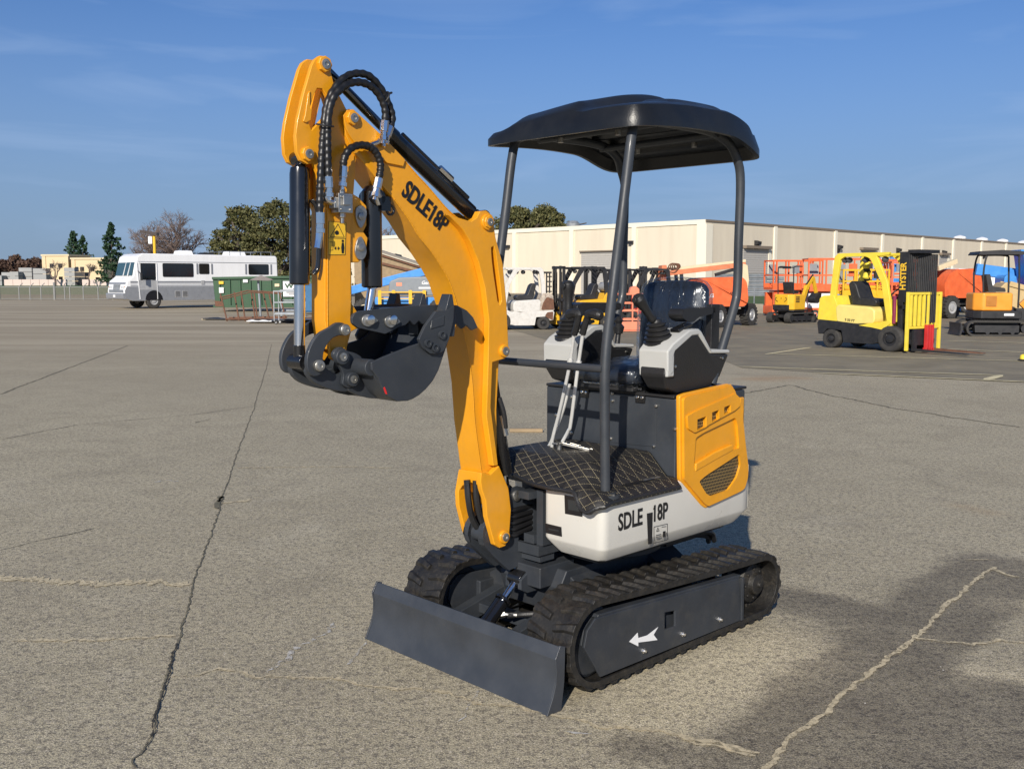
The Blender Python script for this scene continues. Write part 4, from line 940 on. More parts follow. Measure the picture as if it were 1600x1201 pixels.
# ---------- forklifts (cushion tyre counterbalance trucks)
def forklift(label,loc,rz,body,lower,post=None,mast_h=2.1,backrest=None,near=-1,tank=False,guard=2.05,seat=True,group=None,rustback=False,name='forklift',text_=None,carriage='dark_metal',rim='dark_metal',pale=None,clamp_red=False,forks=True,sc=1):
    t=thing(name,label,'forklift',(loc[0],loc[1],0),rz,group);post=post or body;t.scale=(sc,sc,sc)
    W=.50
    b=MB()
    prof=[(-1.06,.30),(-1.10,.55),(-1.06,.62),(-.55,.60),(.0,.56),(.42,.50),(.52,.42),(.55,.34),(.45,.20),(.2,.14),(-.45,.14),(-.5,.40),(-.85,.42),(-.95,.30)]
    b.prism(prof,'y',-W,W);b.bb(.5,1.0,-.3,.3,.15,.55)
    b.build('chassis',M[lower],t,bevel=.012)
    b=MB();b.prism(rounded([(-1.10,.625),(-1.06,1.10),(-.98,1.16),(-.72,1.17),(-.62,.95),(-.60,.60)],.03,3),'y',-W+.01,W-.01)
    b.build('counterweight',M['rust_panel'] if rustback else M[body],t,bevel=.04,seg=4)
    b=MB();b.prism(rounded([(-.62,.59),(-.66,.90),(-.60,.97),(-.2,.95),(.16,.93),(.25,.86),(.26,.66),(.22,.58),(-.2,.55)],.04,3),'y',-W,W)
    b.build('engine_cover',M[pale or body],t,bevel=.03,seg=3)
    b=MB();b.prism(rounded([(-.1,.53),(.20,.50),(.44,.46),(.62,.60),(.60,.66),(.45,.64),(.3,.56),(.24,.60)],.02,3),'y',-W-.002,W+.002);b.bb(.28,.6,-.46,.46,.44,.50)
    b.build('step',M[body],t,bevel=.015)
    b=MB();b.prism([(.42,.64),(.46,1.10),(.58,1.10),(.66,.62)],'y',-.40,.40);b.build('dash',M[body],t,bevel=.02)
    b=MB();b.ring((.36,.05,1.20),(-.75,0,.6),.16,.017);b.bar((.40,.05,1.15),(.50,.05,1.08),.04,.04)
    for q in(-.3,-.25,-.2): b.bar((.44,q,1.08),(.42,q,1.22),.015,.015)
    b.build('steering_wheel',M['dark_metal'],t)
    if seat:
        b=MB();b.prism(rounded([(-.45,.96),(-.56,1.42),(-.48,1.50),(-.38,1.42),(-.27,1.12),(.06,1.10),(.12,1.04),(.08,.94)],.04,3),'y',-.24,.24);b.build('seat',M['dark_metal'],t,bevel=.03,seg=3)
    # overhead guard: four posts, hoops and slats
    b=MB()
    for s in(-1,1):
        y=s*(W-.06)
        b.prism([(-.84,.98),(-.70,.98),(-.66,1.5),(-.60,guard-.10),(-.50,guard-.04),(.0,guard-.04),(.10,guard-.10),(.36,1.45),(.52,.60),(.44,.52),(.60,.50),(.66,.62),(.49,1.47),(.24,guard-.04),(.50,guard-.02),(.52,guard+.04),(-.66,guard+.04),(-.74,guard-.04),(-.79,1.5)],'y',y-.035,y+.035)
    b.build('overhead_guard',M[post],t,bevel=.008)
    b=MB()
    for k in range(8): b.bar((-.6+k*.15,-W+.08,guard-.01),(-.6+k*.15,W-.08,guard-.01),.05,.022)
    b.build('guard_slats',M[post],t)
    b=MB()
    for x in(-.58,-.48,-.1,.12,.34): b.lathe((x,near*(W-.16),guard-.11),(.7,near*.7,0),[(-.05,.03),(-.04,.06),(.04,.065),(.045,.05)],12)
    b.build('work_lamp',M['dark_metal'],t)
    # mast: nested channels, chains, cross heads
    b=MB()
    for s in(-1,1):
        b.bb(.70,.79,s*.335,s*.40,.08,mast_h-.02);b.bb(.80,.87,s*.26,s*.31,.08,mast_h)
    for z in(.25,.9,mast_h-.10): b.bb(.70,.86,-.40,.40,z,z+.09)
    b.build('mast',M['dark_metal'],t,bevel=.004)
    b=MB()
    for s in(-1,1):
        b.cyl((.77,s*.2,.15),(.77,s*.2,mast_h-.2),.03,n=8)
        for k in range(3): b.tube([(.93,s*(.05+.03*k),.5),(.93,s*(.05+.03*k),mast_h-.1)],.008,5)
    b.build('lift_chain',M['tyre'],t)
    b=MB();b.bb(.90,.96,-.45,.45,.18,.28);b.bb(.90,.96,-.45,.45,.50,.58);b.build('carriage',M[carriage],t,bevel=.004)
    if backrest:
        b=MB()
        for s in(-1,1): b.bb(.965,1.02,s*.50,s*.56,.05,1.26)
        b.bb(.965,1.015,-.495,.495,1.20,1.255);b.bb(.965,1.015,-.495,.495,.50,.55)
        for k in range(7): b.bb(.968,1.014,-.46+k*.14,-.46+k*.14+.062,.552,1.198)
        b.build('load_backrest',M[backrest],t,bevel=.006)
    if clamp_red:
        b=MB()
        for k in range(3): b.bb(1.03,1.10,-.02+k*.085,.03+k*.085,.02,.58)
        b.bb(1.028,1.10,-.05,.22,.04,.10);b.build('fork_shank',M['red'],t,bevel=.005)
    if forks:
        for y in(-.27,.27):
            b=MB();b.prism([(.965,.04),(.965,.55),(1.0,.55),(1.01,.09),(2.05,.055),(2.08,.045),(2.05,.035)],'y',y-.055,y+.055);b.build('fork',M['dark_metal' if y<0 else 'rust'],t)
    for x,r,w in((-.74,.21,.17),(.62,.275,.20)):
        for s in(-1,1): wheel(t,x,s*(W-.07),r,w,s,rim=rim)
    if tank:
        b=MB();b.lathe((-.92,-.33,1.36),(0,1,0),[(0,.05),(.02,.12),(.06,.155),(.58,.155),(.62,.12),(.65,.05)],22);b.build('gas_cylinder',M['rim_grey'],t)
        b=MB();b.bb(-1.0,-.84,-.28,-.24,1.17,1.22);b.bb(-1.0,-.84,.18,.22,1.17,1.22);b.build('tank_bracket',M['dark_metal'],t)
    return t
h=forklift('yellow and black forklift with yellow load backrest bars, nearest machine on the right',(8.0,21.85),math.radians(-58),'hy_yellow','dark_metal',backrest='hy_yellow',pale='hy_yellow_pale',clamp_red=True)
h.scale=(1.14,1,1)
text('lettering','HYSTER',.17,M['decal_yellow'],h,(.84,-.405,1.30),(0,0,1),(-1,0,0),off=.03,xs=.95)
h.scale=(1.14,1,1)
text('lettering','HYSTER',.17,M['decal_yellow'],h,(.90,-.402,1.30),(0,0,1),(-1,0,0),off=.03,xs=.95) if False else None
b=MB();b.bb(.70,.90,-.404,-.401,1.05,2.08);b.build('mast_plate',M['dark_metal'],h)
text('lettering','S 50 FT',.075,M['decal_black'],h,(-.42,-.5035,.62),(1,0,-.09),(0.05,0,1),off=.02) 
b=MB();b.tube([(-.30+.05*math.sin(k*.9)*0,.0+.03*math.cos(k*.9),1.50+.06*k*.45) for k in range(20)],[.055+(.012 if k%2 else 0) for k in range(20)],10)
b.build('yellow_hose',grille('striped_hose',.1,9,(.75,.60,.05),(.01,.01,.01),slot=.25),h)
b=MB()
for k in range(16): b.tube([(.86+.012*k,-.34+.042*k,.62),(.86+.012*k,-.34+.042*k,2.04)],.016,6)
b.bb(.84,1.06,-.36,.34,2.06,2.13);b.build('hose_bundle',M['dark_metal'],h)
b=MB();b.cyl((.66,-.46,.60),(.66,-.46,1.18),.035,n=12);b.build('extinguisher',pm('maroon',(.22,.02,.06),.4),h)
forklift('white forklift with rusted counterweight facing left beside the yellow boom',(.18,30.9),math.radians(192),'fl_white','fl_white',near=1,mast_h=1.75,rustback=True,group=None,guard=1.95,sc=.95,forks=False)
f2=forklift('yellow forklift carrying a silver gas cylinder, parked right of the white forklift',(2.15,31.6),math.radians(200),'fl_yellow','fl_yellow',post='dark_metal',near=1,mast_h=2.05,tank=True,guard=1.98,forks=False,rim='cream',sc=.95)
forklift('black masted forklift standing behind the yellow forklift with the gas cylinder',(3.3,34.5),math.radians(205),'fl_yellow','dark_metal',post='dark_metal',near=1,mast_h=2.15,forks=False,guard=2.0,sc=.92)
forklift('red forklift with black overhead guard behind the pink work basket',(4.35,32.8),math.radians(195),'red','dark_metal',post='dark_metal',near=1,mast_h=2.05,forks=False,guard=2.0,sc=.92)
forklift('grey and black forklift between the red forklift and the orange boom lift',(5.6,37.5),math.radians(185),'mid_grey','dark_metal',post='dark_metal',near=1,mast_h=2.2,forks=False,guard=2.1,sc=.92)

W1=bpy.data.objects['engine_cover.001'].parent
b=MB();b.prism(rounded([(-1.09,.64),(-1.07,.98),(-.85,1.05),(-.72,.86),(-.66,.64)],.05,3),'y',.490,.497)
b.prism(rounded([(-1.05,.30),(-1.06,.58),(-.86,.56),(-.78,.44),(-.9,.36)],.04,3),'y',.497,.506);b.build('rust_patch',M['rust'],W1)
b=MB()
for k in range(4): b.bb(-1.08,-.9,.20+.0*k,.24,1.2+.16*k,1.24+.16*k)
for x in(-1.0,-.9,-.8): b.bb(x,x+.04,.30,.34,1.17,1.80)
b.bb(-1.04,-.66,.28,.36,1.80,1.86);b.build('rear_frame',M['dark_metal'],W1)
# ---------- pink work basket in front of the red forklift
b=MB();x0,x1,y0,y1=-.42,.42,-.35,.35
t=thing('work_basket','pink orange steel work basket standing on the asphalt in front of the red forklift','basket',(3.45,29.6,0),math.radians(12))
for x in(x0,x1):
    for y in(y0,y1): b.bar((x,y,.05),(x,y,1.1),.04,.04)
for z in(.36,.62,.84,1.1):
    b.bar((x0,y0,z),(x1,y0,z),.04,.04);b.bar((x0,y1,z),(x1,y1,z),.04,.04);b.bar((x0,y0,z),(x0,y1,z),.04,.04);b.bar((x1,y0,z),(x1,y1,z),.04,.04)
b.bar((0,y0,.3),(0,y0,1.1),.035,.035);b.build('rail',M['pinkorange'],t)
b=MB();b.bb(x0,x1,y0-.02,y0+.0,.06,.30);b.bb(x0-.02,x0,y0,y1,.06,.30);b.bb(x0,x1,y0,y1,.02,.06);b.build('kick_plate',M['pinkorange'],t)
b=MB();b.prism(rounded([(-.1,1.1),(-.05,1.3),(.08,1.34),(.2,1.25),(.2,1.1)],.03,3),'y',-.36,-.2);b.build('control_box',M['pinkorange'],t,bevel=.01)

# ---------- orange boom lift
def boom_lift(label,loc,rz,hood,name='boom_lift',up=0,wb=.8):
    t=thing(name,label,'boom lift',(loc[0],loc[1],0),rz)
    b=MB();b.bb(-.95,.95,-.45,.45,.42,.70);b.cyl((0,0,.68),(0,0,.86),.45,n=24);b.bb(-.9,-.6,-.9,.9,.35,.55);b.bb(.6,.9,-.9,.9,.35,.55);b.build('chassis',M['dark_metal'],t,bevel=.02)
    for x in(-wb,wb):
        for s in(-1,1): wheel(t,x,s*.80,.36,.30,s,lug=True)
    for s in(-1,1):
        b=MB();b.prism(rounded([(-1.0,.66),(-1.05,1.15),(-.85,1.42),(-.5,1.58),(.75,1.62),(.92,1.45),(.98,.85),(.88,.66)],.12,5),'y',s*.30,s*.75);b.build('hood',M[hood],t,bevel=.06,seg=4).rotation_euler=(0,0,up)
    b=MB();b.bb(-.95,.85,-.29,.29,.66,1.2);b.build('turntable',M['dark_metal'],t).rotation_euler=(0,0,up)
    return t
bl_=boom_lift('orange boom lift with orange boom and beige mast standing behind the seat back',(6.62,33.2),math.radians(49),'orange',up=math.radians(-41),wb=1.05)
UP=Matrix.Rotation(math.radians(-41),4,'Z')
text('lettering','JLG',.17,M['decal_white'],bl_,(-.45,-.753,.95),(1,0,0),(0,0,1),off=.03).matrix_local=UP
text('lettering','600AJ',.12,M['decal_black'],bl_,(.35,-.753,1.05),(1,0,0),(0,0,1),off=.02).matrix_local=UP
b=MB();b.prism([(.93,.62),(1.10,.62),(1.22,1.5),(1.16,2.0),(1.0,2.05),(.98,1.4)],'y',-.16,.16);b.build('mast',M['cream'],bl_,bevel=.02).matrix_local=UP
b=MB();b.bar((1.12,0,2.02),(-1.62,0,1.72),.20,.15);b.build('main_boom',M['orange_faded'],bl_,bevel=.01).matrix_local=UP
b=MB();b.bar((1.12,0,2.145),(-1.2,0,1.885),.17,.09);b.build('upper_boom',M['cream'],bl_,bevel=.01).matrix_local=UP
b=MB();b.bar((.1,0,1.68),(.75,0,1.86),.10,.10);b.bar((.7,0,1.4),(1.05,0,1.9),.12,.08);b.build('link',M['dark_metal'],bl_).matrix_local=UP
b=MB()
for k in range(4): b.ring((-1.38+.05*k,-.1,1.90+.02*k),(.2,1,.2*k),.15-.02*k,.02)
b.build('hose_coil',M['rust'],bl_).matrix_local=UP
b=MB();b.prism([(-1.80,1.50),(-1.78,1.98),(-1.62,2.0),(-1.56,1.50)],'y',-.2,.2);b.build('basket_mount',M['orange_faded'],bl_,bevel=.01).matrix_local=UP
b2=boom_lift('orange boom lift hood rising behind the mast of the nearest yellow forklift',(17.75,40.6),math.radians(15),'orange');b2.scale=(.95,1.2,1.22)
b=MB();b.bar((-.7,0,1.62),(.2,0,1.86),.2,.16);b.build('main_boom',M['cream'],b2,bevel=.01)

# ---------- scissor lifts
def scissor(label,loc,rz,rail,base,cab,deck=1.35,L=1.9,W=.85,H=1.1,stack=True,group='scissor lifts parked behind the forklift'):
    t=thing('scissor_lift',label,'scissor lift',(loc[0],loc[1],0),rz,group)
    b=MB();b.prism(rounded([(-L/2,.12),(-L/2,.44),(L/2,.44),(L/2,.12),(L/2-.1,.06),(-L/2+.1,.06)],.03,3),'y',-W/2,W/2);b.build('base',M[base],t,bevel=.01)
    for x in(-L/2+.3,L/2-.3):
        for s in(-1,1): wheel(t,x,s*(W/2-.03),.19,.12,s,rim='rim_grey')
    b=MB();b.bb(-L/2+.05,L/2-.05,-W/2+.02,-W/2+.16,.445,1.0);b.bb(-L/2+.05,L/2-.05,W/2-.16,W/2-.02,.445,1.0)
    for z in(.58,.72,.86): b.bb(-L/2+.06,L/2-.06,-W/2+.008,-W/2+.02,z,z+.012)
    b.build('cabinet',M[cab],t,bevel=.01)
    b=MB()
    for k in range(4):
        z0=.95+k*.09
        for s in(-1,1):b.bar((-L/2+.15,s*.18,z0),(L/2-.15,s*.18,z0+.09),.04,.05);b.bar((L/2-.15,s*.22,z0),(-L/2+.15,s*.22,z0+.09),.04,.05)
    b.build('scissor_stack',M[rail],t)
    b=MB();b.bb(-L/2,L/2,-W/2,W/2,deck,deck+.12);b.build('platform',M[rail],t,bevel=.008)
    b=MB();z1=deck+.12
    n=4
    for s in(-1,1):
        for i in range(n+1):
            x=-L/2+.02+(L-.04)*i/n;b.bar((x,s*(W/2-.02),z1),(x,s*(W/2-.02),z1+H),.055,.055)
        for z in(.5,H): b.bar((-L/2,s*(W/2-.02),z1+z),(L/2,s*(W/2-.02),z1+z),.065,.06)
    for x in(-L/2+.02,L/2-.02):
        for z in(.5,H): b.bar((x,-W/2,z1+z),(x,W/2,z1+z),.045,.045)
    b.build('guard_rail',M[rail],t)
    b=MB()
    for s in(-1,1): b.bb(-L/2,L/2,s*(W/2-.03)-.012,s*(W/2-.03)+.012,z1,z1+.16)
    b.build('toe_board',M[rail],t)
    for xx,cc in((-.35,'mid_grey'),(.22,rail),(.52,'rim_grey')):
        b=MB();b.bb(xx*L-.16,xx*L+.16,W/2-.12,W/2-.06,z1+.45,z1+.95);b.build('panel',M[cc],t,bevel=.02)
    b=MB();b.bb(L/2-.55,L/2-.3,-W/2-.06,-W/2+.10,z1+.6,z1+.95);b.build('control_box',M['dark_metal'],t,bevel=.01)
    b=MB();b.bb(-.25,.05,-W/2-.01,-W/2+.02,z1+.58,z1+.9);b.build('document_plate',M['mid_grey'],t)
    return t
scissor('orange scissor lift with white cabinet sides directly left of the nearest yellow forklift',(12.75,39.0),math.radians(-4),'orange','orange','rv_white',deck=1.08,L=2.7,W=1.1,H=1.12)
scissor('orange scissor lift standing behind the small yellow mini excavator',(11.9,42.5),math.radians(8),'orange','orange','orange',deck=1.1,L=2.2,W=1.0,H=1.1)
scissor('orange scissor lift seen through the cab of the nearest yellow forklift',(14.6,38.0),math.radians(80),'orange','dark_metal','orange',deck=1.0,L=2.2,H=1.05)
scissor('orange red scissor lift seen just right of the forklift seat',(15.8,41.2),math.radians(5),'orange','dark_metal','red',deck=1.15,L=2.0,H=1.05)
scissor('blue scissor lift seen between the forklift posts in the back row',(16.4,44.0),math.radians(5),'sky_blue','sky_blue','sky_blue',deck=1.3,L=2.0,H=1.1)
scissor('yellow railed scissor lift seen between the forklift front post and mast',(12.6,36.2),math.radians(4),'fl_yellow','dark_metal','sky_blue',deck=.85,L=1.7,H=.9)
scissor('red railed scissor lift at the right end of the back row',(17.6,43.4),math.radians(85),'orange_faded','dark_metal','red',deck=1.2,L=2.0,H=1.05)

# ---------- background mini excavators
def mini_ex(label,loc,rz,col,can,house,boomcol,arm_pts,posts=4,canopy=True,name='mini_excavator',sc=1,rzh=0,hz=.72):
    t=thing(name,label,'excavator',(loc[0],loc[1],0),rz);t.scale=(sc,sc,sc)
    for s in(-1,1):
        b=MB()
        lp=[(.62+.2*math.cos(math.radians(a)),.2+.2*math.sin(math.radians(a))) for a in range(90,-91,-15)]+[(-.62+.2*math.cos(math.radians(a)),.2+.2*math.sin(math.radians(a))) for a in range(-90,-271,-15)]
        ip=[(.62+.15*math.cos(math.radians(a)),.2+.15*math.sin(math.radians(a))) for a in range(90,-91,-15)]+[(-.62+.15*math.cos(math.radians(a)),.2+.15*math.sin(math.radians(a))) for a in range(-90,-271,-15)]
        y=s*.42;b.prism(lp,'y',y-.13,y+.13,[ip])
        for k in range(22):
            x=-.62+1.24*k/21
            for z in(.005,.395): b.box((x,y,z),(.03,.27,.03))
        tr=b.build('track',M['tyre'],t,sharp=50)
        b=MB();b.prism([(.60,.10),(.62,.28),(-.45,.28),(-.45,.10)],'y',y-.10,y+.11)
        for x in(-.3,0,.3): b.cyl((x,y-.11,.10),(x,y+.12,.10),.05,n=12)
        b.cyl((-.62,y-.1,.2),(-.62,y+.1,.2),.12,n=14);b.build('track_frame',M['dark_metal'],tr)
    b=MB();b.bb(-.4,.4,-.3,.3,.2,.45);b.build('undercarriage',M['dark_metal'],t)
    b=MB();b.prism([(.98,.02),(.94,.15),(.95,.33),(.92,.33),(.90,.15),(.93,.02)],'y',-.5,.5);b.bar((.92,.25,.15),(.4,.25,.25),.06,.06);b.bar((.92,-.25,.15),(.4,-.25,.25),.06,.06);b.build('dozer_blade',M['dark_metal'],t)
    H=bpy.data.objects.new('house',None)
    # house parts are built in their own frame, turned by rzh
    Rm=Matrix.Rotation(rzh,4,'Z')
    def fin(o): o.matrix_local=Rm;return o
    b=MB();b.prism([(.55,-.42),(.55,.42),(-.45,.48),(-.62,.30),(-.62,-.30),(-.45,-.48)],'z',.44,hz);fin(b.build('lower_house',M[house],t,bevel=.03,seg=3))
    b=MB();b.prism([(.3,-.45),(.3,.45),(-.42,.47),(-.62,.30),(-.62,-.30),(-.42,-.47)],'z',hz+.002,1.10);eh=fin(b.build('engine_hood',M[col],t,bevel=.05,seg=4))
    b=MB()
    for y in(-.478,.462):
        for k in range(4): b.bb(-.35,-.12,y,y+.016,.80+.06*k,.83+.06*k)
    b.build('vents',M['dark_metal'],eh)
    b=MB();b.prism(rounded([(-.22,1.12),(-.30,1.55),(-.20,1.58),(-.12,1.26),(.18,1.22),(.2,1.12)],.03,3),'y',-.2,.2);fin(b.build('seat',M['dark_metal'],t,bevel=.02))
    if canopy:
        b=MB();
        for s in(-1,1): b.tube(smooth_path([(-.4,s*.38,1.08),(-.42,s*.38,1.6),(-.36,s*.38,2.02),(-.2,s*.38,2.06),(.35,s*.38,2.05)]+([(.42,s*.38,1.9),(.45,s*.38,1.2),(.45,s*.38,.72)] if posts==4 else []),4),.024,8)
        fin(b.build('canopy_frame',M[can],t))
        b=MB();b.prism(rounded([(-.58,2.06),(-.52,2.15),(.0,2.18),(.52,2.14),(.58,2.06)],.02,3),'y',-.46,.46);cn=fin(b.build('canopy_roof',M[can],t,bevel=.03,seg=3))
    pts=[Vector(p) for p in arm_pts]
    b=MB();b.bar((.5,0,.55),(.72,0,.55),.2,.3);fin(b.build('swing_post',M['dark_metal'],t))
    b=MB()
    for i in range(2): b.bar(pts[i],pts[i+1],.11,.17-.03*i)
    b.cyl(pts[1]+V(0,-.07,0),pts[1]+V(0,.07,0),.10,n=12);bo=fin(b.build('boom',M[boomcol],t,bevel=.01))
    b=MB();b.bar(pts[2],pts[3],.10,.13);fin(b.build('dipper_arm',M[boomcol],t,bevel=.01))
    b=MB();b.bar(pts[0].lerp(pts[1],.2)+V(.1,0,-.12),pts[1].lerp(pts[2],.3)+V(.05,0,-.1),.06,.06);b.bar(pts[1]+V(0,0,.12),pts[2]+V(0,0,.1),.05,.05);fin(b.build('hydraulic_cylinder',M['dark_metal'],t))
    p=pts[3];b=MB();b.prism(rounded([(p.x-.05,p.z+.05),(p.x+.12,p.z+.05),(p.x+.10,p.z-.2),(p.x-.08,p.z-.38),(p.x-.3,p.z-.34),(p.x-.34,p.z-.15)],.05,3),'y',-.17,.17);fin(b.build('bucket',M['dark_metal'],t,bevel=.01))
    return t,bo,eh
mx_,_,_=mini_ex('small yellow mini excavator seen from behind with dark blade, left of the scissor lifts',(9.95,35.7),math.radians(38),'fl_yellow','dark_metal','dark_metal','fl_yellow',[(.65,0,.7),(.95,0,1.35),(1.35,0,1.75),(1.6,0,1.1)],canopy=False,sc=.92,hz=.50)
b=MB()
for s in(-1,1): b.tube(smooth_path([(-.35,s*.36,1.1),(-.38,s*.36,2.0),(-.3,s*.36,2.15),(.15,s*.36,2.16)],4),.022,8)
b.tube([(-.36,-.36,2.12),(-.36,.36,2.12)],.022,8);b.box((-.33,0,2.12),(.12,.3,.09));b.build('roll_bar',M['dark_metal'],mx_)
b=MB()
for s in(-1,1):
    b.tube(smooth_path([(-.632,s*.20,.98),(-.632,s*.27,.93),(-.632,s*.22,.86),(-.632,s*.15,.82)],4),.010,6)
b.box((-.630,0,.95),(.012,.03,.03));b.build('scroll_marks',M['decal_black'],mx_)
b=MB()
b.bb(-.66,-.60,-.36,.36,.50,.70);b.build('rear_bumper',M['dark_metal'],mx_)
ox,oboom,ohood=mini_ex('orange mini excavator with black canopy and white arrow on its track at the right edge',(13.2,27.4),math.radians(172),'orange','dark_metal','dark_metal','orange',[(.65,0,.75),(1.15,0,1.25),(1.75,0,1.75),(2.2,0,1.2)],sc=1.06,rzh=PI,hz=.64)
M['orange_amber']=pm('orange_amber',(.78,.30,.03),.42,var=.06)
for o in kids(ox):
    if o.name.split('.')[0] in('engine_hood','boom','dipper_arm'): o.data.materials.clear();o.data.materials.append(M['orange_amber'])
b=MB();b.prism([(-.30,.20),(-.20,.25),(-.20,.22),(.02,.23),(-.01,.205),(.02,.18),(-.20,.19),(-.20,.16)],'y',.536,.540);b.build('arrow_decal',M['decal_white'],kids(ox)[0])
b=MB();b.bb(-.35,-.10,-.485,-.478,.76,1.02);b.build('grille',pm('amber_dark',(.42,.16,.02)),ohood)
b=MB();b.bb(.10,.34,-.462,-.44,.52,.58);b.build('decal',M['decal_white'],ox).matrix_local=Matrix.Rotation(PI,4,'Z')

# ---------- blue cart, blue machine, tan loader, white machine at the right edge
t=thing('tool_cart','blue wheeled cart with wire sides between the forklift and the orange excavator','cart',(18.75,43.2,0),math.radians(4))
b=MB();b.bb(-.55,.5,-.3,.3,.18,.42);b.build('base',M['sky_blue'],t,bevel=.02)
b=MB();b.bb(-.2,.2,-.31,-.302,.22,.38);b.build('label_plate',M['decal_white'],t)
b=MB()
for x in(-.55,-.2,.15,.5):
    for y in(-.3,.3): b.bar((x,y,.42),(x,y,1.35),.03,.03)
for z in(.9,1.33):
    for y in(-.3,.3): b.bar((-.55,y,z),(.5,y,z),.03,.03)
b.build('wire_side',M['galv'],t)
for x in(-.4,.35):
    for s in(-1,1): wheel(t,x,s*.24,.09,.05,s)
t=thing('telehandler','blue telescopic handler with open cab behind the orange mini excavator','telehandler',(18.5,35.5,0),math.radians(-6))
b=MB();b.bb(-1.9,1.8,-.8,.8,.55,1.05);b.build('chassis',M['sky_blue'],t,bevel=.03)
b=MB();b.prism([(-.5,1.06),(-.75,2.45),(.9,2.45),(1.2,1.7),(1.2,1.06)],'y',-.8,.1,[[(-.35,1.25),(-.55,2.3),(.8,2.3),(1.05,1.65),(1.05,1.25)]]);b.bb(-.85,1.1,-.85,.15,2.45,2.56);b.build('cab',M['sky_blue'],t,bevel=.02)
b=MB();b.bb(-.3,.9,-.35,-.30,1.26,2.28);b.bb(-.1,.3,-.6,-.2,1.1,1.7);b.build('cab_glass',M['dark_glass'],t)
b=MB();b.bar((-1.9,.45,1.9),(2.2,.45,1.35),.36,.40);b.build('boom',M['sky_blue'],t,bevel=.02)
b=MB();b.prism(rounded([(-1.3,1.06),(-1.3,1.6),(-1.2,1.7),(-.9,1.65),(-.8,1.06)],.06,3),'y',-.7,.2);b.build('engine_hood',M['sky_blue'],t,bevel=.03)
for x in(-1.25,1.15):
    for s in(-1,1): wheel(t,x,s*.85,.55,.36,s,lug=True)
t=thing('wheel_loader','tan compact loader partly hidden behind the orange excavator arm','loader',(16.1,31.5,0),math.radians(-10))
b=MB();b.prism(rounded([(-1.1,.3),(-1.1,1.0),(-.7,1.45),(.2,1.3),(.6,1.0),(1.3,.85),(1.3,.3)],.08,4),'y',-.5,.5);b.build('body',M['tan'],t,bevel=.03,seg=3)
for x in(-.7,.7):
    for s in(-1,1): wheel(t,x,s*.62,.36,.25,s,lug=True)
b=MB();b.bar((-.6,-.5,1.4),(1.5,-.5,.8),.1,.16);b.bar((-.6,.5,1.4),(1.5,.5,.8),.1,.16);b.build('lift_arm',M['tan'],t,bevel=.02)
b=MB();b.prism([(1.4,.2),(1.4,.8),(1.6,.85),(2.0,.2)],'y',-.75,.75);b.build('bucket',M['dark_metal'],t)
t=thing('white_trailer','white low enclosed trailer behind the orange boom lift hood','trailer',(21.5,47.0,0),math.radians(-6))
b=MB();b.prism(rounded([(-1.6,.5),(-1.6,1.9),(-1.2,2.05),(2.2,2.0),(2.2,.5)],.08,4),'y',-.8,.8);b.build('body',M['rv_white'],t,bevel=.02)
for x in(-.4,.5):
    for s in(-1,1): wheel(t,x,s*.8,.33,.2,s)
b=MB();b.bb(1.0,1.9,-.81,-.80,1.0,1.7);b.build('panel',M['mid_grey'],t)
# wheel stop at the right edge
t=thing('beacon_light','small yellow beacon light lying on the asphalt at the right edge','beacon',(9.55,18.6,0),0)
b=MB();b.lathe((0,0,.0),(0,0,1),[(0,.09),(.02,.10),(.04,.07)],16);b.build('base',M['dark_metal'],t)
b=MB();b.lathe((0,0,.041),(0,0,1),[(0,.06),(.06,.058),(.085,.03),(.09,.005)],16);b.build('dome',M['hy_yellow'],t)

# ---------- blue boom lift behind the main boom
t=thing('boom_lift','blue boom lift with grey engine hood and yellow rails seen behind the raised bucket','boom lift',(-3.35,36.5,0),math.radians(0))
b=MB();b.prism(rounded([(-1.1,.0),(-1.05,.52),(-.7,.66),(.6,.70),(.95,.50),(.95,.0)],.10,5),'y',-.5,.4)
for v in range(len(b.v)): x,y,z=b.v[v];b.v[v]=(x,y,z+.95)
hd=b.build('engine_hood',M['hood_grey'],t,bevel=.05,seg=4)
text('lettering','Genie',.17,M['decal_white'],hd,(.1,-.503,1.36),(1,0,0),(0,0,1),off=.02,shear=.2)
b=MB();b.bb(.0,.9,-.506,-.502,1.20,1.26);b.build('stripe',M['decal_white'],hd);b=MB();b.bb(-.8,-.6,-.506,-.502,1.30,1.42);b.build('decal',M['pinkorange'],hd)
b=MB();b.bar((-2.9,.5,1.05),(1.4,.5,2.15),.3,.3);b.build('boom',M['sky_blue'],t,bevel=.02)
b=MB();b.bb(-1.6,1.0,-.4,.5,.45,.90);b.build('chassis',M['sky_blue'],t,bevel=.02)
b=MB()
for x in(-1.45,-.95,-.35,.15): b.bb(x,x+.12,-.62,-.58,.55,1.15)
for z in(.62,.85,1.08): b.bar((-1.45,-.6,z),(.2,-.6,z),.03,.04)
b.build('guard_rail',M['fl_yellow'],t)
for x in(-1.9,.8):
    for s in(-1,1): wheel(t,x,s*.75,.42,.3,s,rim='cream',lug=True)
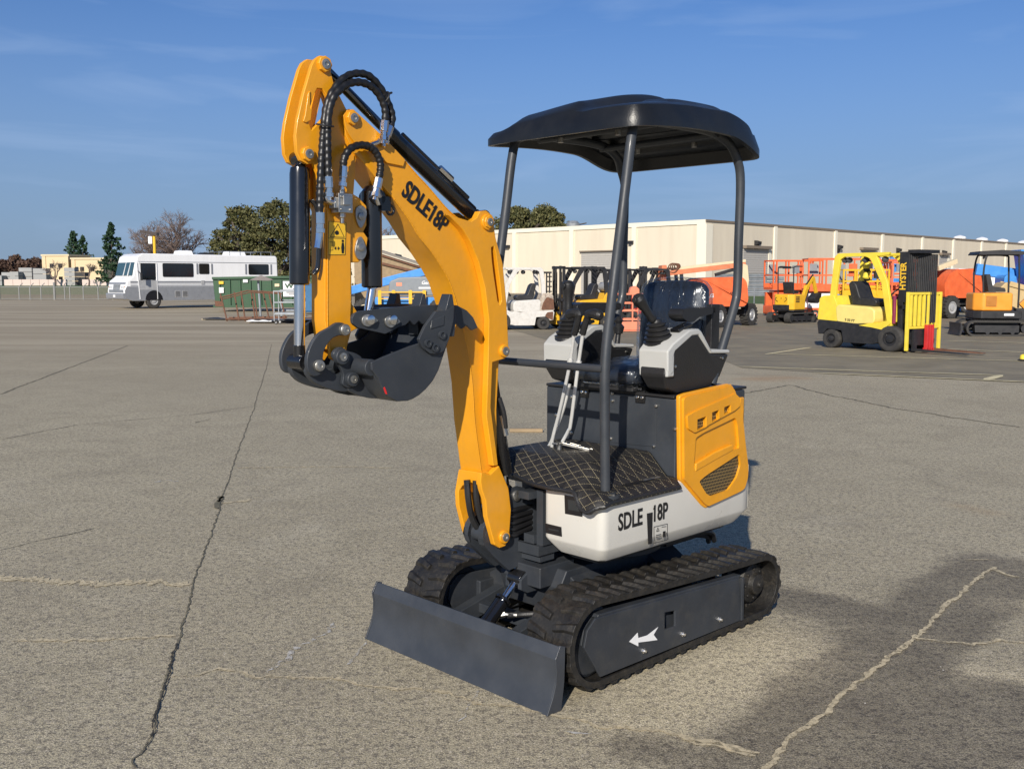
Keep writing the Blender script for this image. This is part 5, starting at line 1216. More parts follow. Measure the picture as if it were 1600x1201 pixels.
# sloping corrugated shed roof
t=thing('storage_shed','brown storage shed with sloping seamed metal roof behind the blue boom lift','shed',(-5.4,52,0),math.radians(0))
b=MB();b.prism([(-2.9,3.55),(2.7,1.75),(2.75,1.62),(-2.9,3.42)],'y',-1.3,1.6)
for k in range(4):
    x=-1.9+k*1.4;z=3.55-(x+2.9)*.3214;b.bar((x,-1.32,z+.03),(x,1.6,z+.03),.06,.07)
b.build('roof',pm('shed_roof',(.20,.18,.15),.6,var=.1),t)
b=MB();b.prism([(-2.6,0),(-2.6,3.25),(2.3,1.65),(2.3,0)],'y',-1.0,1.4);b.build('wall',M['wood'],t)
b=MB();b.bar((-2.6,-1.1,2.7),(2.3,-1.1,1.5),.06,.12);b.bar((-2.6,-1.1,3.2),(2.6,-1.1,1.6),.06,.1);b.build('truss',M['rust'],t)
# ================================================================== LEFT BACKGROUND
# ---------- motorhome
RV=thing('motorhome','long white motorhome with grey lower stripes parked on the left','motorhome',(-17.6,56.6,0),math.radians(-138));RV.scale=(.92,1,1)
# local: +x forward, +y its left; near side is +y
L2,W2=4.6,1.25
b=MB();b.prism(rounded([(-L2,.55),(-L2+.05,2.80),(-L2+.15,2.90),(4.05,2.92),(4.35,2.75),(4.45,2.45),(4.62,1.72),(5.0,1.45),(5.12,.95),(5.10,.55),(4.7,.42),(-L2+.3,.42)],.05,3),'y',-W2,W2)
rvb=b.build('body',M['rv_white'],RV,bevel=.07,seg=3)
b=MB();b.prism([(-L2+.02,.44),(-L2+.02,1.18),(5.02,1.18),(5.13,.96),(5.11,.56),(4.7,.43),(3.95,.43),(3.9,.75),(3.6,.95),(3.3,.95),(3.0,.75),(2.95,.43)],'y',W2-.006,W2+.012)
b.build('lower_panel',M['rv_grey'],rvb)
b=MB()
for z0,z1 in((1.20,1.24),(1.28,1.31),(1.36,1.46)): b.bb(-L2+.02,4.8,W2-.004,W2+.008,z0,z1)
b.bb(-L2+.02,4.3,W2-.004,W2+.02,2.48,2.50)
b.build('stripe',M['rv_grey'],rvb)
def rvwin(x0,x1,z0,z1,m='dark_glass',r=.08):
    b=MB();b.prism(rounded([(x0-.04,z0-.04),(x1+.04,z0-.04),(x1+.04,z1+.04),(x0-.04,z1+.04)],r,4),'y',W2,W2+.014);o=b.build('window',M['dark_metal'],RV)
    b=MB();b.prism(rounded([(x0,z0),(x1,z0),(x1,z1),(x0,z1)],r*.8,4),'y',W2+.014,W2+.02);b.build('pane',M[m],o);return o
rvwin(1.05,2.85,1.72,2.38);rvwin(.05,.62,1.88,2.38);rvwin(-3.9,-2.6,1.86,2.38)
rvwin(3.35,4.15,1.55,2.38,'dark_glass')
b=MB()
for x in(-.15,.78,-4.1,-2.38): b=MB();b.bb(x-.05,x+.05,W2,W2+.03,1.85,2.42);b.build('shutter',M['rv_grey'],RV,bevel=.01)
b=MB();b.bar((3.25,W2+.015,.5),(3.25,W2+.015,2.42),.03,.03);b.bar((4.28,W2+.015,.5),(4.40,W2+.015,2.42),.05,.03,up=(0,1,0));b.bar((3.25,W2+.015,2.42),(4.30,W2+.015,2.42),.03,.03);b.build('door_frame',M['decal_white'],RV)
b=MB();b.bb(.35,.55,W2,W2+.03,1.28,1.5);b.build('hatch',M['rim_grey'],RV);b=MB();b.bb(1.4,1.75,W2+.012,W2+.02,.58,.95);b.build('hatch',M['rim_grey'],RV);b=MB();b.bb(1.85,2.2,W2+.012,W2+.02,.58,.95);b.build('hatch',M['rim_grey'],RV)
for x in(1.4,1.85):
    b=MB()
    for k in range(5): b.bb(x+.03,x+.32,W2+.02,W2+.026,.62+k*.065,.655+k*.065)
    b.build('louvre',M['dark_metal'],RV)
# windscreen
b=MB();b.prism([(4.40,2.42),(4.47,2.45),(4.67,1.76),(4.60,1.74)],'y',-1.12,-.03);b.prism([(4.40,2.42),(4.47,2.45),(4.67,1.76),(4.60,1.74)],'y',.03,1.12);b.build('windscreen',M['green_glass'],RV)
b=MB();b.bar((4.47,.62,2.42),(4.70,.62,1.74),.05,.03);b.bar((4.46,0,2.45),(4.69,0,1.74),.05,.03);b.build('pillar',M['decal_white'],RV)
b=MB();b.prism([(5.02,.88),(5.06,1.02),(5.14,1.0),(5.135,.86)],'y',-1.0,1.0);
for k in range(14): b.bar((5.12,-.45+k*.07,.98),(5.06,-.45+k*.07,1.28),.025,.02)
b.build('grille',M['galv'],RV)
for y in(-.95,-.72,.72,.95):
    b=MB();b.box((5.06,y,1.12),(.08,.19,.14));b.build('headlight',pm('lamp_glass',(.6,.62,.64),.1,coat=.6) if 'lamp_glass' not in M else M['lamp_glass'],RV,bevel=.015)
for y in(-1.12,1.12):
    b=MB();b.box((5.0,y,1.12),(.16,.14,.12));b.build('indicator',pm('amber_lens',(.6,.25,.08),.2) if 'amber_lens' not in M else M['amber_lens'],RV,bevel=.01)
b=MB();b.prism([(5.01,1.40),(5.04,1.30),(5.06,1.30),(5.03,1.40)],'y',-1.15,1.15);b.build('nose_stripe',M['rv_grey'],RV)
b=MB();b.prism([(3.28,1.0),(3.28,1.50),(3.6,1.52),(4.3,1.52),(4.35,1.0)],'y',W2+.013,W2+.017);b.build('door_panel',M['rim_grey'],RV)
b=MB();b.prism(rounded([(5.04,.50),(5.22,.52),(5.24,.80),(5.04,.84)],.03,3),'y',-1.22,1.22);b.build('bumper',M['rv_grey'],RV,bevel=.03)
b=MB();b.bb(5.24,5.25,-.15,.15,.60,.74);b.build('number_plate',M['decal_white'],RV)
for x in(3.45,-2.9):
    for s in(-1,1):
        wheel(RV,x,s*(W2-.14),.43,.28,s,rim='rim_grey')
b=MB();b.prism(circ(3.45,.45,.52,20,0,180,True),'y',W2-.3,W2+.013);b.build('wheel_arch',M['decal_black'],RV)
for x,w in((1.0,.9),(-2.3,1.2)):
    b=MB();b.prism(rounded([(x-w/2,2.9),(x-w/2+.1,3.14),(x+w/2-.1,3.14),(x+w/2,2.9)],.05,3),'y',-.4,.4);b.build('roof_unit',M['rv_white'],RV,bevel=.04,seg=3)
b=MB()
for x in(-4.3,-3.6,-2.9,-2.2,-1.5,-.8):
    b.bar((x,.95,2.9),(x,.95,3.12),.03,.03)
b.bar((-4.3,.95,3.12),(-.8,.95,3.12),.03,.03);b.bar((-4.3,-.95,3.12),(-.8,-.95,3.12),.03,.03);b.build('roof_rack',M['galv'],RV)
b=MB();b.prism(rounded([(-.9,2.9),(-.8,3.02),(-.2,3.06),(.1,2.9)],.03,3),'y',-.3,.3);b.build('roof_pod',M['dark_metal'],RV,bevel=.02)
b=MB();b.bar((4.35,W2+.02,2.0),(4.35,W2+.32,1.85),.04,.04);b.bb(4.25,4.36,W2+.28,W2+.42,1.5,1.88);b.build('mirror',M['dark_metal'],RV,bevel=.02)
# ---------- green dumpster
D=thing('dumpster','long green ribbed steel dumpster with a white W sign beside the motorhome','dumpster',(-11.3,49.6,0),math.radians(4))
b=MB();b.prism([(-3.1,.25),(-3.2,1.55),(-3.2,1.62),(3.2,1.72),(3.2,.25)],'y',-1.0,1.0);db=b.build('hull',M['dump_green'],D,bevel=.02)
b=MB()
for k in range(13): x=-2.95+k*.49;b.prism([(x,.22),(x+.10,.22),(x+.10,1.52),(x,1.52)],'y',-1.075,-1.0)
b.prism([(-3.22,1.54),(3.22,1.64),(3.22,1.76),(-3.22,1.66)],'y',-1.09,-1.001);b.bb(-3.2,3.2,-1.08,-1.001,.20,.30);b.build('rib',M['dump_green'],D,bevel=.008)
b=MB();b.bb(.15,1.45,-1.10,-1.078,.72,1.46);sg=b.build('sign',M['decal_white'],D)
text('lettering','W',.30,M['dump_green'],sg,(.25,-1.102,1.13),(1,0,0),(0,0,1),off=.05,xs=1.25)
b=MB()
for k,(a,c) in enumerate(((.62,1.05),(.38,1.35),(.30,1.30),(.40,1.25))): b.bb(a,c,-1.104,-1.1015,1.08-.09*k,1.12-.09*k)
b.build('text_lines',M['dark_metal'],sg)
for x,z,c in((-2.9,1.32,'decal_yellow'),(-2.9,1.02,'decal_white'),(-2.9,.90,'decal_white'),(-1.75,1.40,'decal_white'),(-.25,1.2,'cream')):
    b=MB();b.bb(x,x+.22,-1.082,-1.077,z,z+.14);b.build('sticker',M[c],D)
b=MB();b.prism([(-3.1,.24),(-2.75,.24),(-2.8,.5),(-3.12,.52)],'y',-1.081,-1.076);b.build('rust_patch',M['rust'],D)
# ---------- rusty rack
t=thing('rusty_rack','rusty leaning steel rack of thin posts in front of the green dumpster','rack',(-9.6,37.3,0),math.radians(6))
for k,(x,dx) in enumerate(((-1.05,-.12),(-.72,-.05),(-.40,-.02),(-.12,-.02),(.05,.0),(.40,-.12),(.72,-.14),(1.0,-.1))):
    b=MB();b.bar((x+.1,-.3+(k%2)*.6,.0),(x+dx,-.3+(k%2)*.6,1.02+.05*(k%3)),.05,.05);b.build('post',M['rust'],t)
b=MB();b.tube([(-1.2,-.3,.86),(-.2,-.3,1.12),(1.0,-.25,1.05)],.03,6);b.tube([(-1.2,.3,.80),(-.2,.3,1.05),(1.0,.3,1.0)],.025,6);b.tube([(-1.0,-.35,.08),(1.15,-.35,.10)],.04,6);b.tube([(-1.0,.35,.10),(1.15,.35,.12)],.04,6);b.build('rail',M['rust'],t)
t=thing('steel_post','galvanised post under a small grey peaked cap in front of the green dumpster','post',(-9.9,39.4,0),.3)
b=MB();b.cyl((0,0,0),(-.06,0,1.52),.045,n=10);b.build('pole',M['galv'],t)
b=MB();b.prism([(-.42,1.50),(.05,1.70),(.52,1.52),(.30,1.48)],'y',-.25,.25);b.build('cap',pm('cap_grey',(.22,.19,.18),.6),t,bevel=.01)
for i,(x,y,lab) in enumerate(((-8.35,38.2,'galvanised pipe frame cart left of the bucket, second from the dumpster sign'),(-7.7,34.6,'galvanised pipe frame cart nearest to the bucket cylinder rod'))):
    t=thing('frame_cart',lab,'cart',(x,y,0),math.radians(10-12*i),'galvanised frame carts')
    b=MB()
    for xx in(-.45,.45):
        for yy in(-.3,.3): b.bar((xx,yy,.1),(xx,yy,1.15),.028,.028)
    for z in(.35,.75,1.13): b.bar((-.45,-.3,z),(.45,-.3,z),.035,.035);b.bar((-.45,.3,z),(.45,.3,z),.035,.035);b.bar((-.45,-.3,z),(-.45,.3,z),.035,.035);b.bar((.45,-.3,z),(.45,.3,z),.035,.035)
    b.build('frame',M['galv'],t)
    b=MB();b.bb(-.42,.42,-.28,.28,.36,.40);b.build('shelf',M['galv'],t)
    for xx in(-.4,.4):
        for s in(-1,1): wheel(t,xx,s*.27,.06,.04,s)
t=thing('portable_toilet','narrow blue cabinet standing behind the galvanised carts','cabinet',(-8.9,45.0,0),.1)
b=MB();b.bb(-.45,.45,-.4,.4,.08,1.35);b.build('cabin',pm('deep_blue',(.02,.10,.22),.5),t,bevel=.03);b=MB();b.bb(-.35,.35,-.42,-.401,.15,1.25);b.build('door',pm('deep_blue2',(.03,.13,.27),.5),t,bevel=.01)
# loose boards and scrap on the ground
for i,(x,y,l,w_,rz,c,lab) in enumerate(((-10.9,38.7,2.0,.9,.1,'cream','pale sheet lying flat left of the rusty rack'),(-10.6,38.2,2.2,.8,-.1,'dark_metal','black warped sheet under the pale sheet'),(-8.2,36.3,2.6,1.0,.15,'mid_grey','grey flat steel scrap between the rusty rack and the carts'),(-8.9,35.3,.9,.25,-.05,'decal_white','white board lying in front of the rusty rack'),(-8.0,35.6,2.3,.5,.1,'dark_metal','black board lying below the galvanised carts'),(-7.0,37.4,2.0,.6,.3,'rust','rusty plate lying beside the galvanised carts'))):
    b=MB()
    n=8
    for k in range(n): x0=-l/2+l*k/n;b.prism([(x0,.02+.04*math.sin(k*.9+i)**2),(x0+l/n*.98,.02+.04*math.sin(k*.9+.9+i)**2),(x0+l/n*.98,.0),(x0,.0)],'y',-w_/2,w_/2)
    o=tag(b.build('scrap_sheet',M[c]),lab,'scrap',None);o.location=(x,y,.012+.016*i);o.rotation_euler=(0,0,rz)
# wooden stick on the concrete
b=MB();b.box((0,0,.02),(.33,.045,.035));o=tag(b.build('wooden_stick',M['wood'],bevel=.004),'short wooden stick lying on the concrete left of the travel levers','stick');o.location=((0.14,9.8243)[0],(0.14,9.8243)[1],0);o.rotation_euler=(0,0,-.02)
# ---------- lamp post
t=thing('lamp_post','yellow lamp post with dark flat head rising behind the motorhome','lamp post',(-23.6,66.5,0),0)
b=MB();b.cyl((0,0,0),(0,0,4.5),.11,.09,12);b.build('pole',M['decal_yellow'],t);b=MB();b.prism([(-.85,4.62),(.25,4.42),(.25,4.62),(-.85,4.80)],'y',-.25,.25);b.build('lamp_head',pm('dark_brown',(.025,.012,.010)),t)
b=MB();b.bb(-.36,-.12,-.12,.12,3.9,4.38);b.build('lamp_box',M['decal_white'],t)
# ---------- perimeter fence
t=thing('chain_link_fence','low chain link fence with angled steel posts along the far left edge of the yard','fence',(0,0,0))
M['mesh_wire']=bpy.data.materials.new('chain_link');m=M['mesh_wire'];m.use_nodes=True;N=m.node_tree.nodes;L=m.node_tree.links;pb=N['Principled BSDF'];pb.inputs['Base Color'].default_value=(.20,.18,.14,1);pb.inputs['Metallic'].default_value=.3
tc=N.new('ShaderNodeTexCoord');sp_=N.new('ShaderNodeSeparateXYZ');L.new(tc.outputs['Object'],sp_.inputs[0])
d1=math_node(N,L,'ABSOLUTE',math_node(N,L,'SUBTRACT',math_node(N,L,'FRACT',math_node(N,L,'MULTIPLY',math_node(N,L,'ADD',sp_.outputs[0],sp_.outputs[2]),14)),.5));d2=math_node(N,L,'ABSOLUTE',math_node(N,L,'SUBTRACT',math_node(N,L,'FRACT',math_node(N,L,'MULTIPLY',math_node(N,L,'SUBTRACT',sp_.outputs[0],sp_.outputs[2]),14)),.5))
al=math_node(N,L,'MAXIMUM',math_node(N,L,'GREATER_THAN',d1,.43),math_node(N,L,'GREATER_THAN',d2,.43));L.new(al,pb.inputs['Alpha'])
b=MB();b.bb(-44,-27,77.99,78.01,.03,1.02);b.build('wire_mesh',m,t)
b=MB()
M['fence_steel']=mat('fence_steel',(.26,.26,.25),.6,metal=.2,var=.1)
fx_=lambda u:(u-800)/1560*78
b.tube([(-44,78,1.0),(-27,78,.96)],.03,6);b.tube([(-44,78,.06),(-27,78,.06)],.02,6)
b.build('rail',M['fence_steel'],t)
for u,hh in ((2,1.75),(33,1.0),(50,1.0),(67,1.0),(88,1.35),(104,1.2),(112,1.0),(133,1.0),(156,1.0),(-25,1.0),(178,1.0)):
    x=fx_(u);b=MB();b.cyl((x,78,0),(x,78,hh),.05 if hh<1.3 else .09,n=8)
    if hh<1.3: b.bar((x,78,hh),(x+.35,77.9,hh+.28),.05,.05)
    b.build('post',M['fence_steel'],t)
# white block wall and stacked crates far behind
b=MB()
for x0,x1 in((-146,-128),(-122,-117)): pass
for i,(u0,u1,lab) in enumerate(((12,108,'long pale pink block wall beyond the lawn under the crate stacks'),(133,171,'short pale block wall beyond the lawn next to the motorhome front'))):
    x0=(u0-800)/1560*288;x1=(u1-800)/1560*288;b=MB();n=int((x1-x0)/2.4)
    for k in range(n): xa=x0+(x1-x0)*k/n;b.bb(xa,xa+(x1-x0)/n-.08,287.5,288.5,-.2,1.75)
    tag(b.build('block_wall',pm('pale_pink',(.62,.50,.44),.8) if i==0 else M['pale_pink']),lab,'wall')
pm('crate_grey',(.33,.33,.32),.8,var=.2);CR=[]
rows=[(-8,11,430,446,'leftmost crate stack, low, at the very left edge of the lawn'),(11,32,425,440,'grey crate stack two layers high right of the leftmost low stack'),(24,37,424,446,'pale short crate stack touching the left block wall end'),(38,58,418,440,'tall grey crate stack left of the tan building'),(60,80,419,440,'tall grey crate stack under the left corner of the tan building'),(108,124,418,445,'tall narrow crate stack below the middle of the tan building'),(124,140,425,445,'dark low crate stack left of the near conifer')]
for k,(u0,u1,v0,v1,lab) in enumerate(rows):
    d=296+ (k%2)*3;x0=(u0-800)/1560*d;x1=(u1-800)/1560*d;z1=1.5+(438-v0)*d/1560;b=MB();n=max(2,int(z1/1.3))
    for i in range(n):
        za=z1*i/n;zb=z1*(i+1)/n-.12;b.bb(x0,x1,d-1.5,d+1.5,za,zb)
    o=b.build('crate_stack',M['crate_grey'] if k!=6 else M['dark_metal']);tag(o,lab,'crates',group='crate stacks beyond the lawn');CR.append(o)
# tan buildings
def far_building(label,u0,u1,v,d,windows):
    x0=(u0-800)/1560*d;x1=(u1-800)/1560*d;z=1.5+(438-v)*d/1560
    t=thing('office_building',label,'building',((x0+x1)/2,d,0),math.radians(-8));w=(x1-x0)/2
    b=MB();b.bb(-w,w,0,12,-.5,z-.5);b.build('wall',pm('tan_wall',(.66,.52,.32),.8) if 'tan_wall' not in M else M['tan_wall'],t)
    b=MB();b.bb(-w-.3,w+.3,-.3,12.3,z-.5,z);b.build('cornice',M['cream'],t)
    for x,zz in windows:
        b=MB();b.bb(x*w-.8,x*w+.8,-.06,0,zz,zz+1.6);o=b.build('window',M['cream'],t);b=MB();b.bb(x*w-.65,x*w+.65,-.10,-.061,zz+.12,zz+1.45);b.build('pane',M['dark_glass'],o)
    for xa in(-w,w-1.2): b=MB();b.bb(xa,xa+1.2,-.25,0,0,z-.6);b.build('pilaster',M['tan_wall'],t)
far_building('tan two storey office block, the taller left one beyond the lawn',70,114,398,312,((-.3,5.2),(.35,5.2),(-.3,1.2),(.35,1.2)))
far_building('lower tan building joined to the right of the taller tan block',115,168,403,310,((-.7,4.2),(-.35,4.2),(.3,4.2),(.6,1.0),(-.5,1.0)))

# ================================================================== WAREHOUSE
WH=thing('warehouse','long cream tilt-up concrete warehouse with pilasters and roll-up doors behind the machines','warehouse',(19.23,100,0),math.radians(45))
# local +x runs along the right face, +y along the left face
pm('wall_cream',(.66,.585,.455),.85,var=.05,scale=.5,dust=.30,dcol=(.52,.43,.31),streak=True);pm('wall_trim',(.76,.71,.58),.8,var=.02);pm('door_grey',(.42,.40,.37),.7,var=.05)
HW=7.35
b=MB();b.bb(0,175,0,62,-.5,HW);b.build('wall',M['wall_cream'],WH)
b=MB();b.bb(-.12,175,-.12,0,HW-.05,HW+.15);b.build('coping',pm('coping_brown',(.20,.16,.12),.7),WH)
b=MB();b.bb(-.12,0,0,62,HW-.30,HW+.15);b.build('coping',M['wall_trim'],WH)
for s in (8.9,17.7,26.7,39.1,53.0): b=MB();b.bb(-.18,0,s-.28,s+.28,0,HW-.3);b.build('pilaster',M['wall_trim'],WH)
b=MB();b.prism([(-.14,-.14),(1.0,-.14),(1.0,0),(0,0),(0,1.0),(-.14,1.0)],'z',0,HW-.3);b.build('pilaster',M['wall_trim'],WH)
for s in (13.1,26.7,39.1,51.2,61.8,72.5,82.7,94,106,118,130): b=MB();b.bb(s-.28,s+.28,-.15,0,0,HW-.06);b.build('pilaster',M['wall_trim'],WH)
def roll(face,a,c,z0,z1):
    b=MB();n=int((z1-z0)/.22)
    for k in range(n):
        za=z0+(z1-z0)*k/n;zb=z0+(z1-z0)*(k+1)/n-.03
        if face=='r': b.bb(a,c,-.06,.0,za,zb)
        else: b.bb(-.06,0,a,c,za,zb)
    o=b.build('roll_up_door',M['door_grey'],WH);b=MB()
    if face=='r': b.bb(a-.1,c+.1,-.5,0,z1+.02,z1+.32)
    else: b.bb(-.3,0,a-.1,c+.1,z1,z1+.14)
    b.build('door_hood',M['coping_brown'],o)
    if face=='r': b=MB();b.bb(c+.05,c+.55,-.12,0,z0,z1);b.build('door_frame',M['wall_trim'],o)
roll('l',10.5,16.3,.0,4.6);roll('r',6.8,11.7,.0,4.8);roll('r',33.1,37.1,.9,5.2);roll('r',57.0,59.9,.8,5.0)
for s in (9.3,27.5,43.6,58.3,73.5): b=MB();b.prism([(0,5.7),(-.5,5.55),(-.45,5.25),(-.15,5.2),(0,4.7)],'x',s-.35,s+.35);b.build('wall_light',M['dark_metal'],WH)
for s in (9.2,27.8): b=MB();b.bb(-.4,0,s-.3,s+.3,5.3,5.65);b.build('wall_light',M['dark_metal'],WH)
b=MB();b.lathe((5,22,HW),(0,0,1),[(0,.5),(.3,.5),(.35,.75),(.8,.8),(1.1,.5),(1.15,.1)],16);b.build('roof_vent',M['galv'],WH)
for s in (90,100,110,121): b=MB();b.lathe((s,10,HW),(0,0,1),[(0,.95),(1.2,.95),(1.25,1.05),(1.5,.9),(1.75,.2)],16);b.build('roof_dome',M['rv_white'],WH)
# galvanised barrier, bank and retaining wall in front
t=thing('corrugated_barrier','stack of galvanised corrugated guard rails standing on the bank behind the orange boom lift','barrier',(11.9,51.0,0),0)
for k in range(6):
    b=MB();z=.72+.19*k;b.prism([(-.06,z),(-.02,z+.04),(-.06,z+.08),(-.02,z+.12),(-.06,z+.16),(-.03,z+.16),(.01,z+.12),(-.03,z+.08),(.01,z+.04),(-.03,z)],'x',-1.6,1.9);b.build('rail',M['galv'],t,sharp=20)
b=MB()
for x in(-1.2,0,1.5): b.bb(x,x+.1,.02,.12,.4,1.9)
b.build('post',M['galv'],t)
b=MB();b.prism([(46.0,0),(46.0,.42),(46.3,.42),(46.3,0)],'x',10.4,13.6);tag(b.build('retaining_wall',pm('old_concrete',(.28,.25,.20),.9,var=.2,scale=4)),'low weathered concrete retaining wall below the grass bank beside the orange boom lift','wall')
b=MB()
for x in(11.0,12.3): b.cyl((x,45.5,0),(x,45.5,1.15),.03,n=6)
b.tube([(10.4,45.5,.95),(13.6,45.5,.95)],.02,6);tag(b.build('pipe_railing',M['galv']),'thin pipe railing along the low retaining wall','railing')
# ================================================================== TREES
def leafmat(name,c1,c2):
    m=bpy.data.materials.new(name);m.use_nodes=True;N=m.node_tree.nodes;L=m.node_tree.links;b=N['Principled BSDF'];b.inputs['Roughness'].default_value=.65;b.inputs['Specular IOR Level'].default_value=.25
    g=N.new('ShaderNodeNewGeometry');cr=N.new('ShaderNodeMix');cr.data_type='RGBA';cr.inputs[6].default_value=(*c1,1);cr.inputs[7].default_value=(*c2,1);L.new(g.outputs['Random Per Island'],cr.inputs[0]);L.new(cr.outputs[2],b.inputs['Base Color']);return m
M['leaf_conifer']=leafmat('leaf_conifer',(.018,.045,.022),(.05,.09,.045));M['leaf_oak']=leafmat('leaf_oak',(.035,.042,.014),(.15,.14,.055));M['leaf_brown']=leafmat('leaf_brown',(.07,.04,.03),(.16,.10,.07))
M['bark']=mat('bark',(.09,.07,.055),.9,var=.2);M['twig']=mat('twig',(.17,.125,.105),.9,var=.2)
def leaves(b,rng,c,R,n,size,flat=1):
    for _ in range(n):
        while True:
            p=Vector((rng.uniform(-1,1),rng.uniform(-1,1),rng.uniform(-1,1)))
            if p.length<1: break
        p=p*(.55+.45*rng.random());q=Vector(c)+Vector((p.x*R[0],p.y*R[1],p.z*R[2]))
        u=Vector((rng.gauss(0,1),rng.gauss(0,1),rng.gauss(0,1)*flat)).normalized();w=u.orthogonal().normalized();s=size*rng.uniform(.6,1.3)
        w=(Matrix.Rotation(rng.random()*6.28,3,u)@w)
        b.add([q-u*s*.5,q+w*s*.32,q+u*s*.5,q-w*s*.32],[(0,1,2,3)])
def grow(b,rng,p,d,l,r,depth,tips,spread=.55,n=3,sides=5,up=.12):
    e=p+d*l;m=p.lerp(e,.5)+Vector((rng.gauss(0,1),rng.gauss(0,1),0))*l*.05
    b.tube([p,m,e],[r,r*.85,r*.68],sides if depth>2 else 3)
    if depth==0: tips.append(e);return
    for k in range(n+(1 if rng.random()<.4 else 0)):
        nd=(d+Vector((rng.gauss(0,1),rng.gauss(0,1),rng.gauss(0,.6)))*spread+V(0,0,up)).normalized()
        q=p.lerp(e,rng.uniform(.55,1)) if k else e
        grow(b,rng,q,nd,l*rng.uniform(.62,.85),r*.60,depth-1,tips,spread,n,sides,up)
def conifer(label,loc,h,w,seed,group='conifers beyond the lawn'):
    rng=random.Random(seed);t=thing('conifer',label,'tree',(loc[0],loc[1],0),0,group)
    b=MB();b.cyl((0,0,0),(0,0,h*.93),h*.02,h*.004,8);b.build('trunk',M['bark'],t)
    b=MB();z=h*.12
    while z<h*.98:
        f=(z/h);rr=w*.5*(1-f)**.65*(1 if f>.15 else .8)*rng.uniform(.7,1.15)
        for k in range(6):
            a=rng.random()*6.28;r_=rr*rng.uniform(.35,1);leaves(b,rng,(r_*math.cos(a),r_*math.sin(a),z-r_*.12),(rr*.33+.2,rr*.33+.2,h*.035),20,h*.045)
        z+=h*.045
    b.build('crown',M['leaf_conifer'],t);return t
def W_(u,d): return (u-800)/1560*d
conifer('dark conifer with a broad rounded crown behind the taller tan building',(W_(121,335),335),17.8,10.5,3)
conifer('smaller dark conifer leaning against the right of the broad conifer',(W_(135,332),332),16.2,9.5,4)
conifer('near tall pointed conifer just left of the motorhome front',(W_(180,240),240),15.2,9.0,5)
def bare(label,loc,h,seed,group,sc=1,n=3,depth=6,spread=.5,l0=.24):
    rng=random.Random(seed);t=thing('bare_tree',label,'tree',(loc[0],loc[1],0),0,group)
    b=MB();tips=[];grow(b,rng,V(0,0,0),V(0,0,1),h*l0,h*.03,depth,tips,spread,n)
    k=h/max(q.z for q in tips)
    b.v=[(x*k,y*k,z*k) for x,y,z in b.v];b.build('branches',M['twig'],t);return t
bare('large bare winter tree with brown twigs behind the motorhome roof',(W_(288,96),96),8.4,11,'bare winter trees',depth=7,spread=.66)
bare('smaller bare winter tree joined to the left side of the large bare tree',(W_(243,99),99),7.4,12,'bare winter trees',depth=7,spread=.60)
bare('young leafless street tree in front of the taller tan building',(W_(90,285),285),7.5,13,'bare winter trees',depth=4)
bare('young leafless street tree in front of the lower tan building',(W_(142,283),283),6.5,14,'bare winter trees',depth=4)
bare('faint leafless treetop above the warehouse roof just right of the dipper arm',(W_(612,170),170),11.0,15,'bare winter trees',depth=5)
def broad(label,loc,h,w,seed,mt='leaf_oak',group='evergreen broadleaf trees',n=135,ls=.27):
    rng=random.Random(seed);t=thing('broadleaf_tree',label,'tree',(loc[0],loc[1],0),0,group)
    b=MB();tips=[];grow(b,rng,V(0,0,0),V(0,0,1),h*.26,h*.035,3,tips,.6,3);k=.86*h/max(q.z for q in tips);b.v=[(x*k,y*k,z*k) for x,y,z in b.v];b.build('trunk',M['bark'],t)
    b=MB()
    for i in range(n):
        a=rng.random()*6.28;zz=rng.random();r_=math.sqrt(rng.random())*w*.45*math.sqrt(max(.05,1-(zz*1.0)**2.4));c=(r_*math.cos(a),r_*math.sin(a),h*(.10+.80*zz))
        s=w*rng.uniform(.045,.15);leaves(b,rng,c,(s,s,s*.75),int(40+600*s/w),ls)
    b.build('crown',M[mt],t);return t
broad('big dark evergreen tree rising behind the rear of the motorhome',(W_(380,92),92),8.8,7.6,21)
broad('big dark evergreen tree right of it, partly behind the bucket cylinder',(W_(440,90),90),9.4,8.0,22)
broad('evergreen tree seen in the gap between the bucket cylinder and the arm',(W_(500,94),94),8.2,6.5,26)
broad('round brown green tree above the warehouse roof, left of the canopy post',(W_(808,150),150),13.4,10.5,23,n=170,ls=.45)
broad('round brown green tree above the warehouse roof between the canopy posts',(W_(850,152),152),13.6,12.5,24,n=200,ls=.45)
# far tree line
rng=random.Random(5)
for i,(u,v,mt,lab) in enumerate(((-20,402,'leaf_brown','brown leafless treetops at the very left edge of the horizon'),(12,404,'leaf_brown','rounded brown tree mass second from the left edge'),(30,397,'leaf_brown','tallest round brown tree near the left edge'),(48,404,'leaf_brown','dark brown tree left of the tan building'),(62,402,'leaf_brown','brown tree touching the left wall of the tan building'),(150,402,'leaf_brown','thin brown tree between the two conifers'))):
    d=380+10*(i%3);broad(lab,(W_(u,d),d),1.5+(438-v)*d/1560,13,30+i,mt,'far brown trees on the horizon',n=60,ls=.9)
broad('small dark treetop just above the warehouse roof right of the rear canopy post',(W_(1228,210),210),13.4,10,50,n=40,ls=.6)
# hazy hedge at the horizon
b=MB();rng=random.Random(9)
for i in range(260):
    x=rng.uniform(-420,420);y=rng.uniform(470,560);s=rng.uniform(4,9);leaves(b,rng,(x,y,s*.6),(s,s*.5,s*.7),30,2.0)
tag(b.build('distant_woods',M['leaf_brown']),'line of hazy woods along the horizon','woods',kind='stuff')

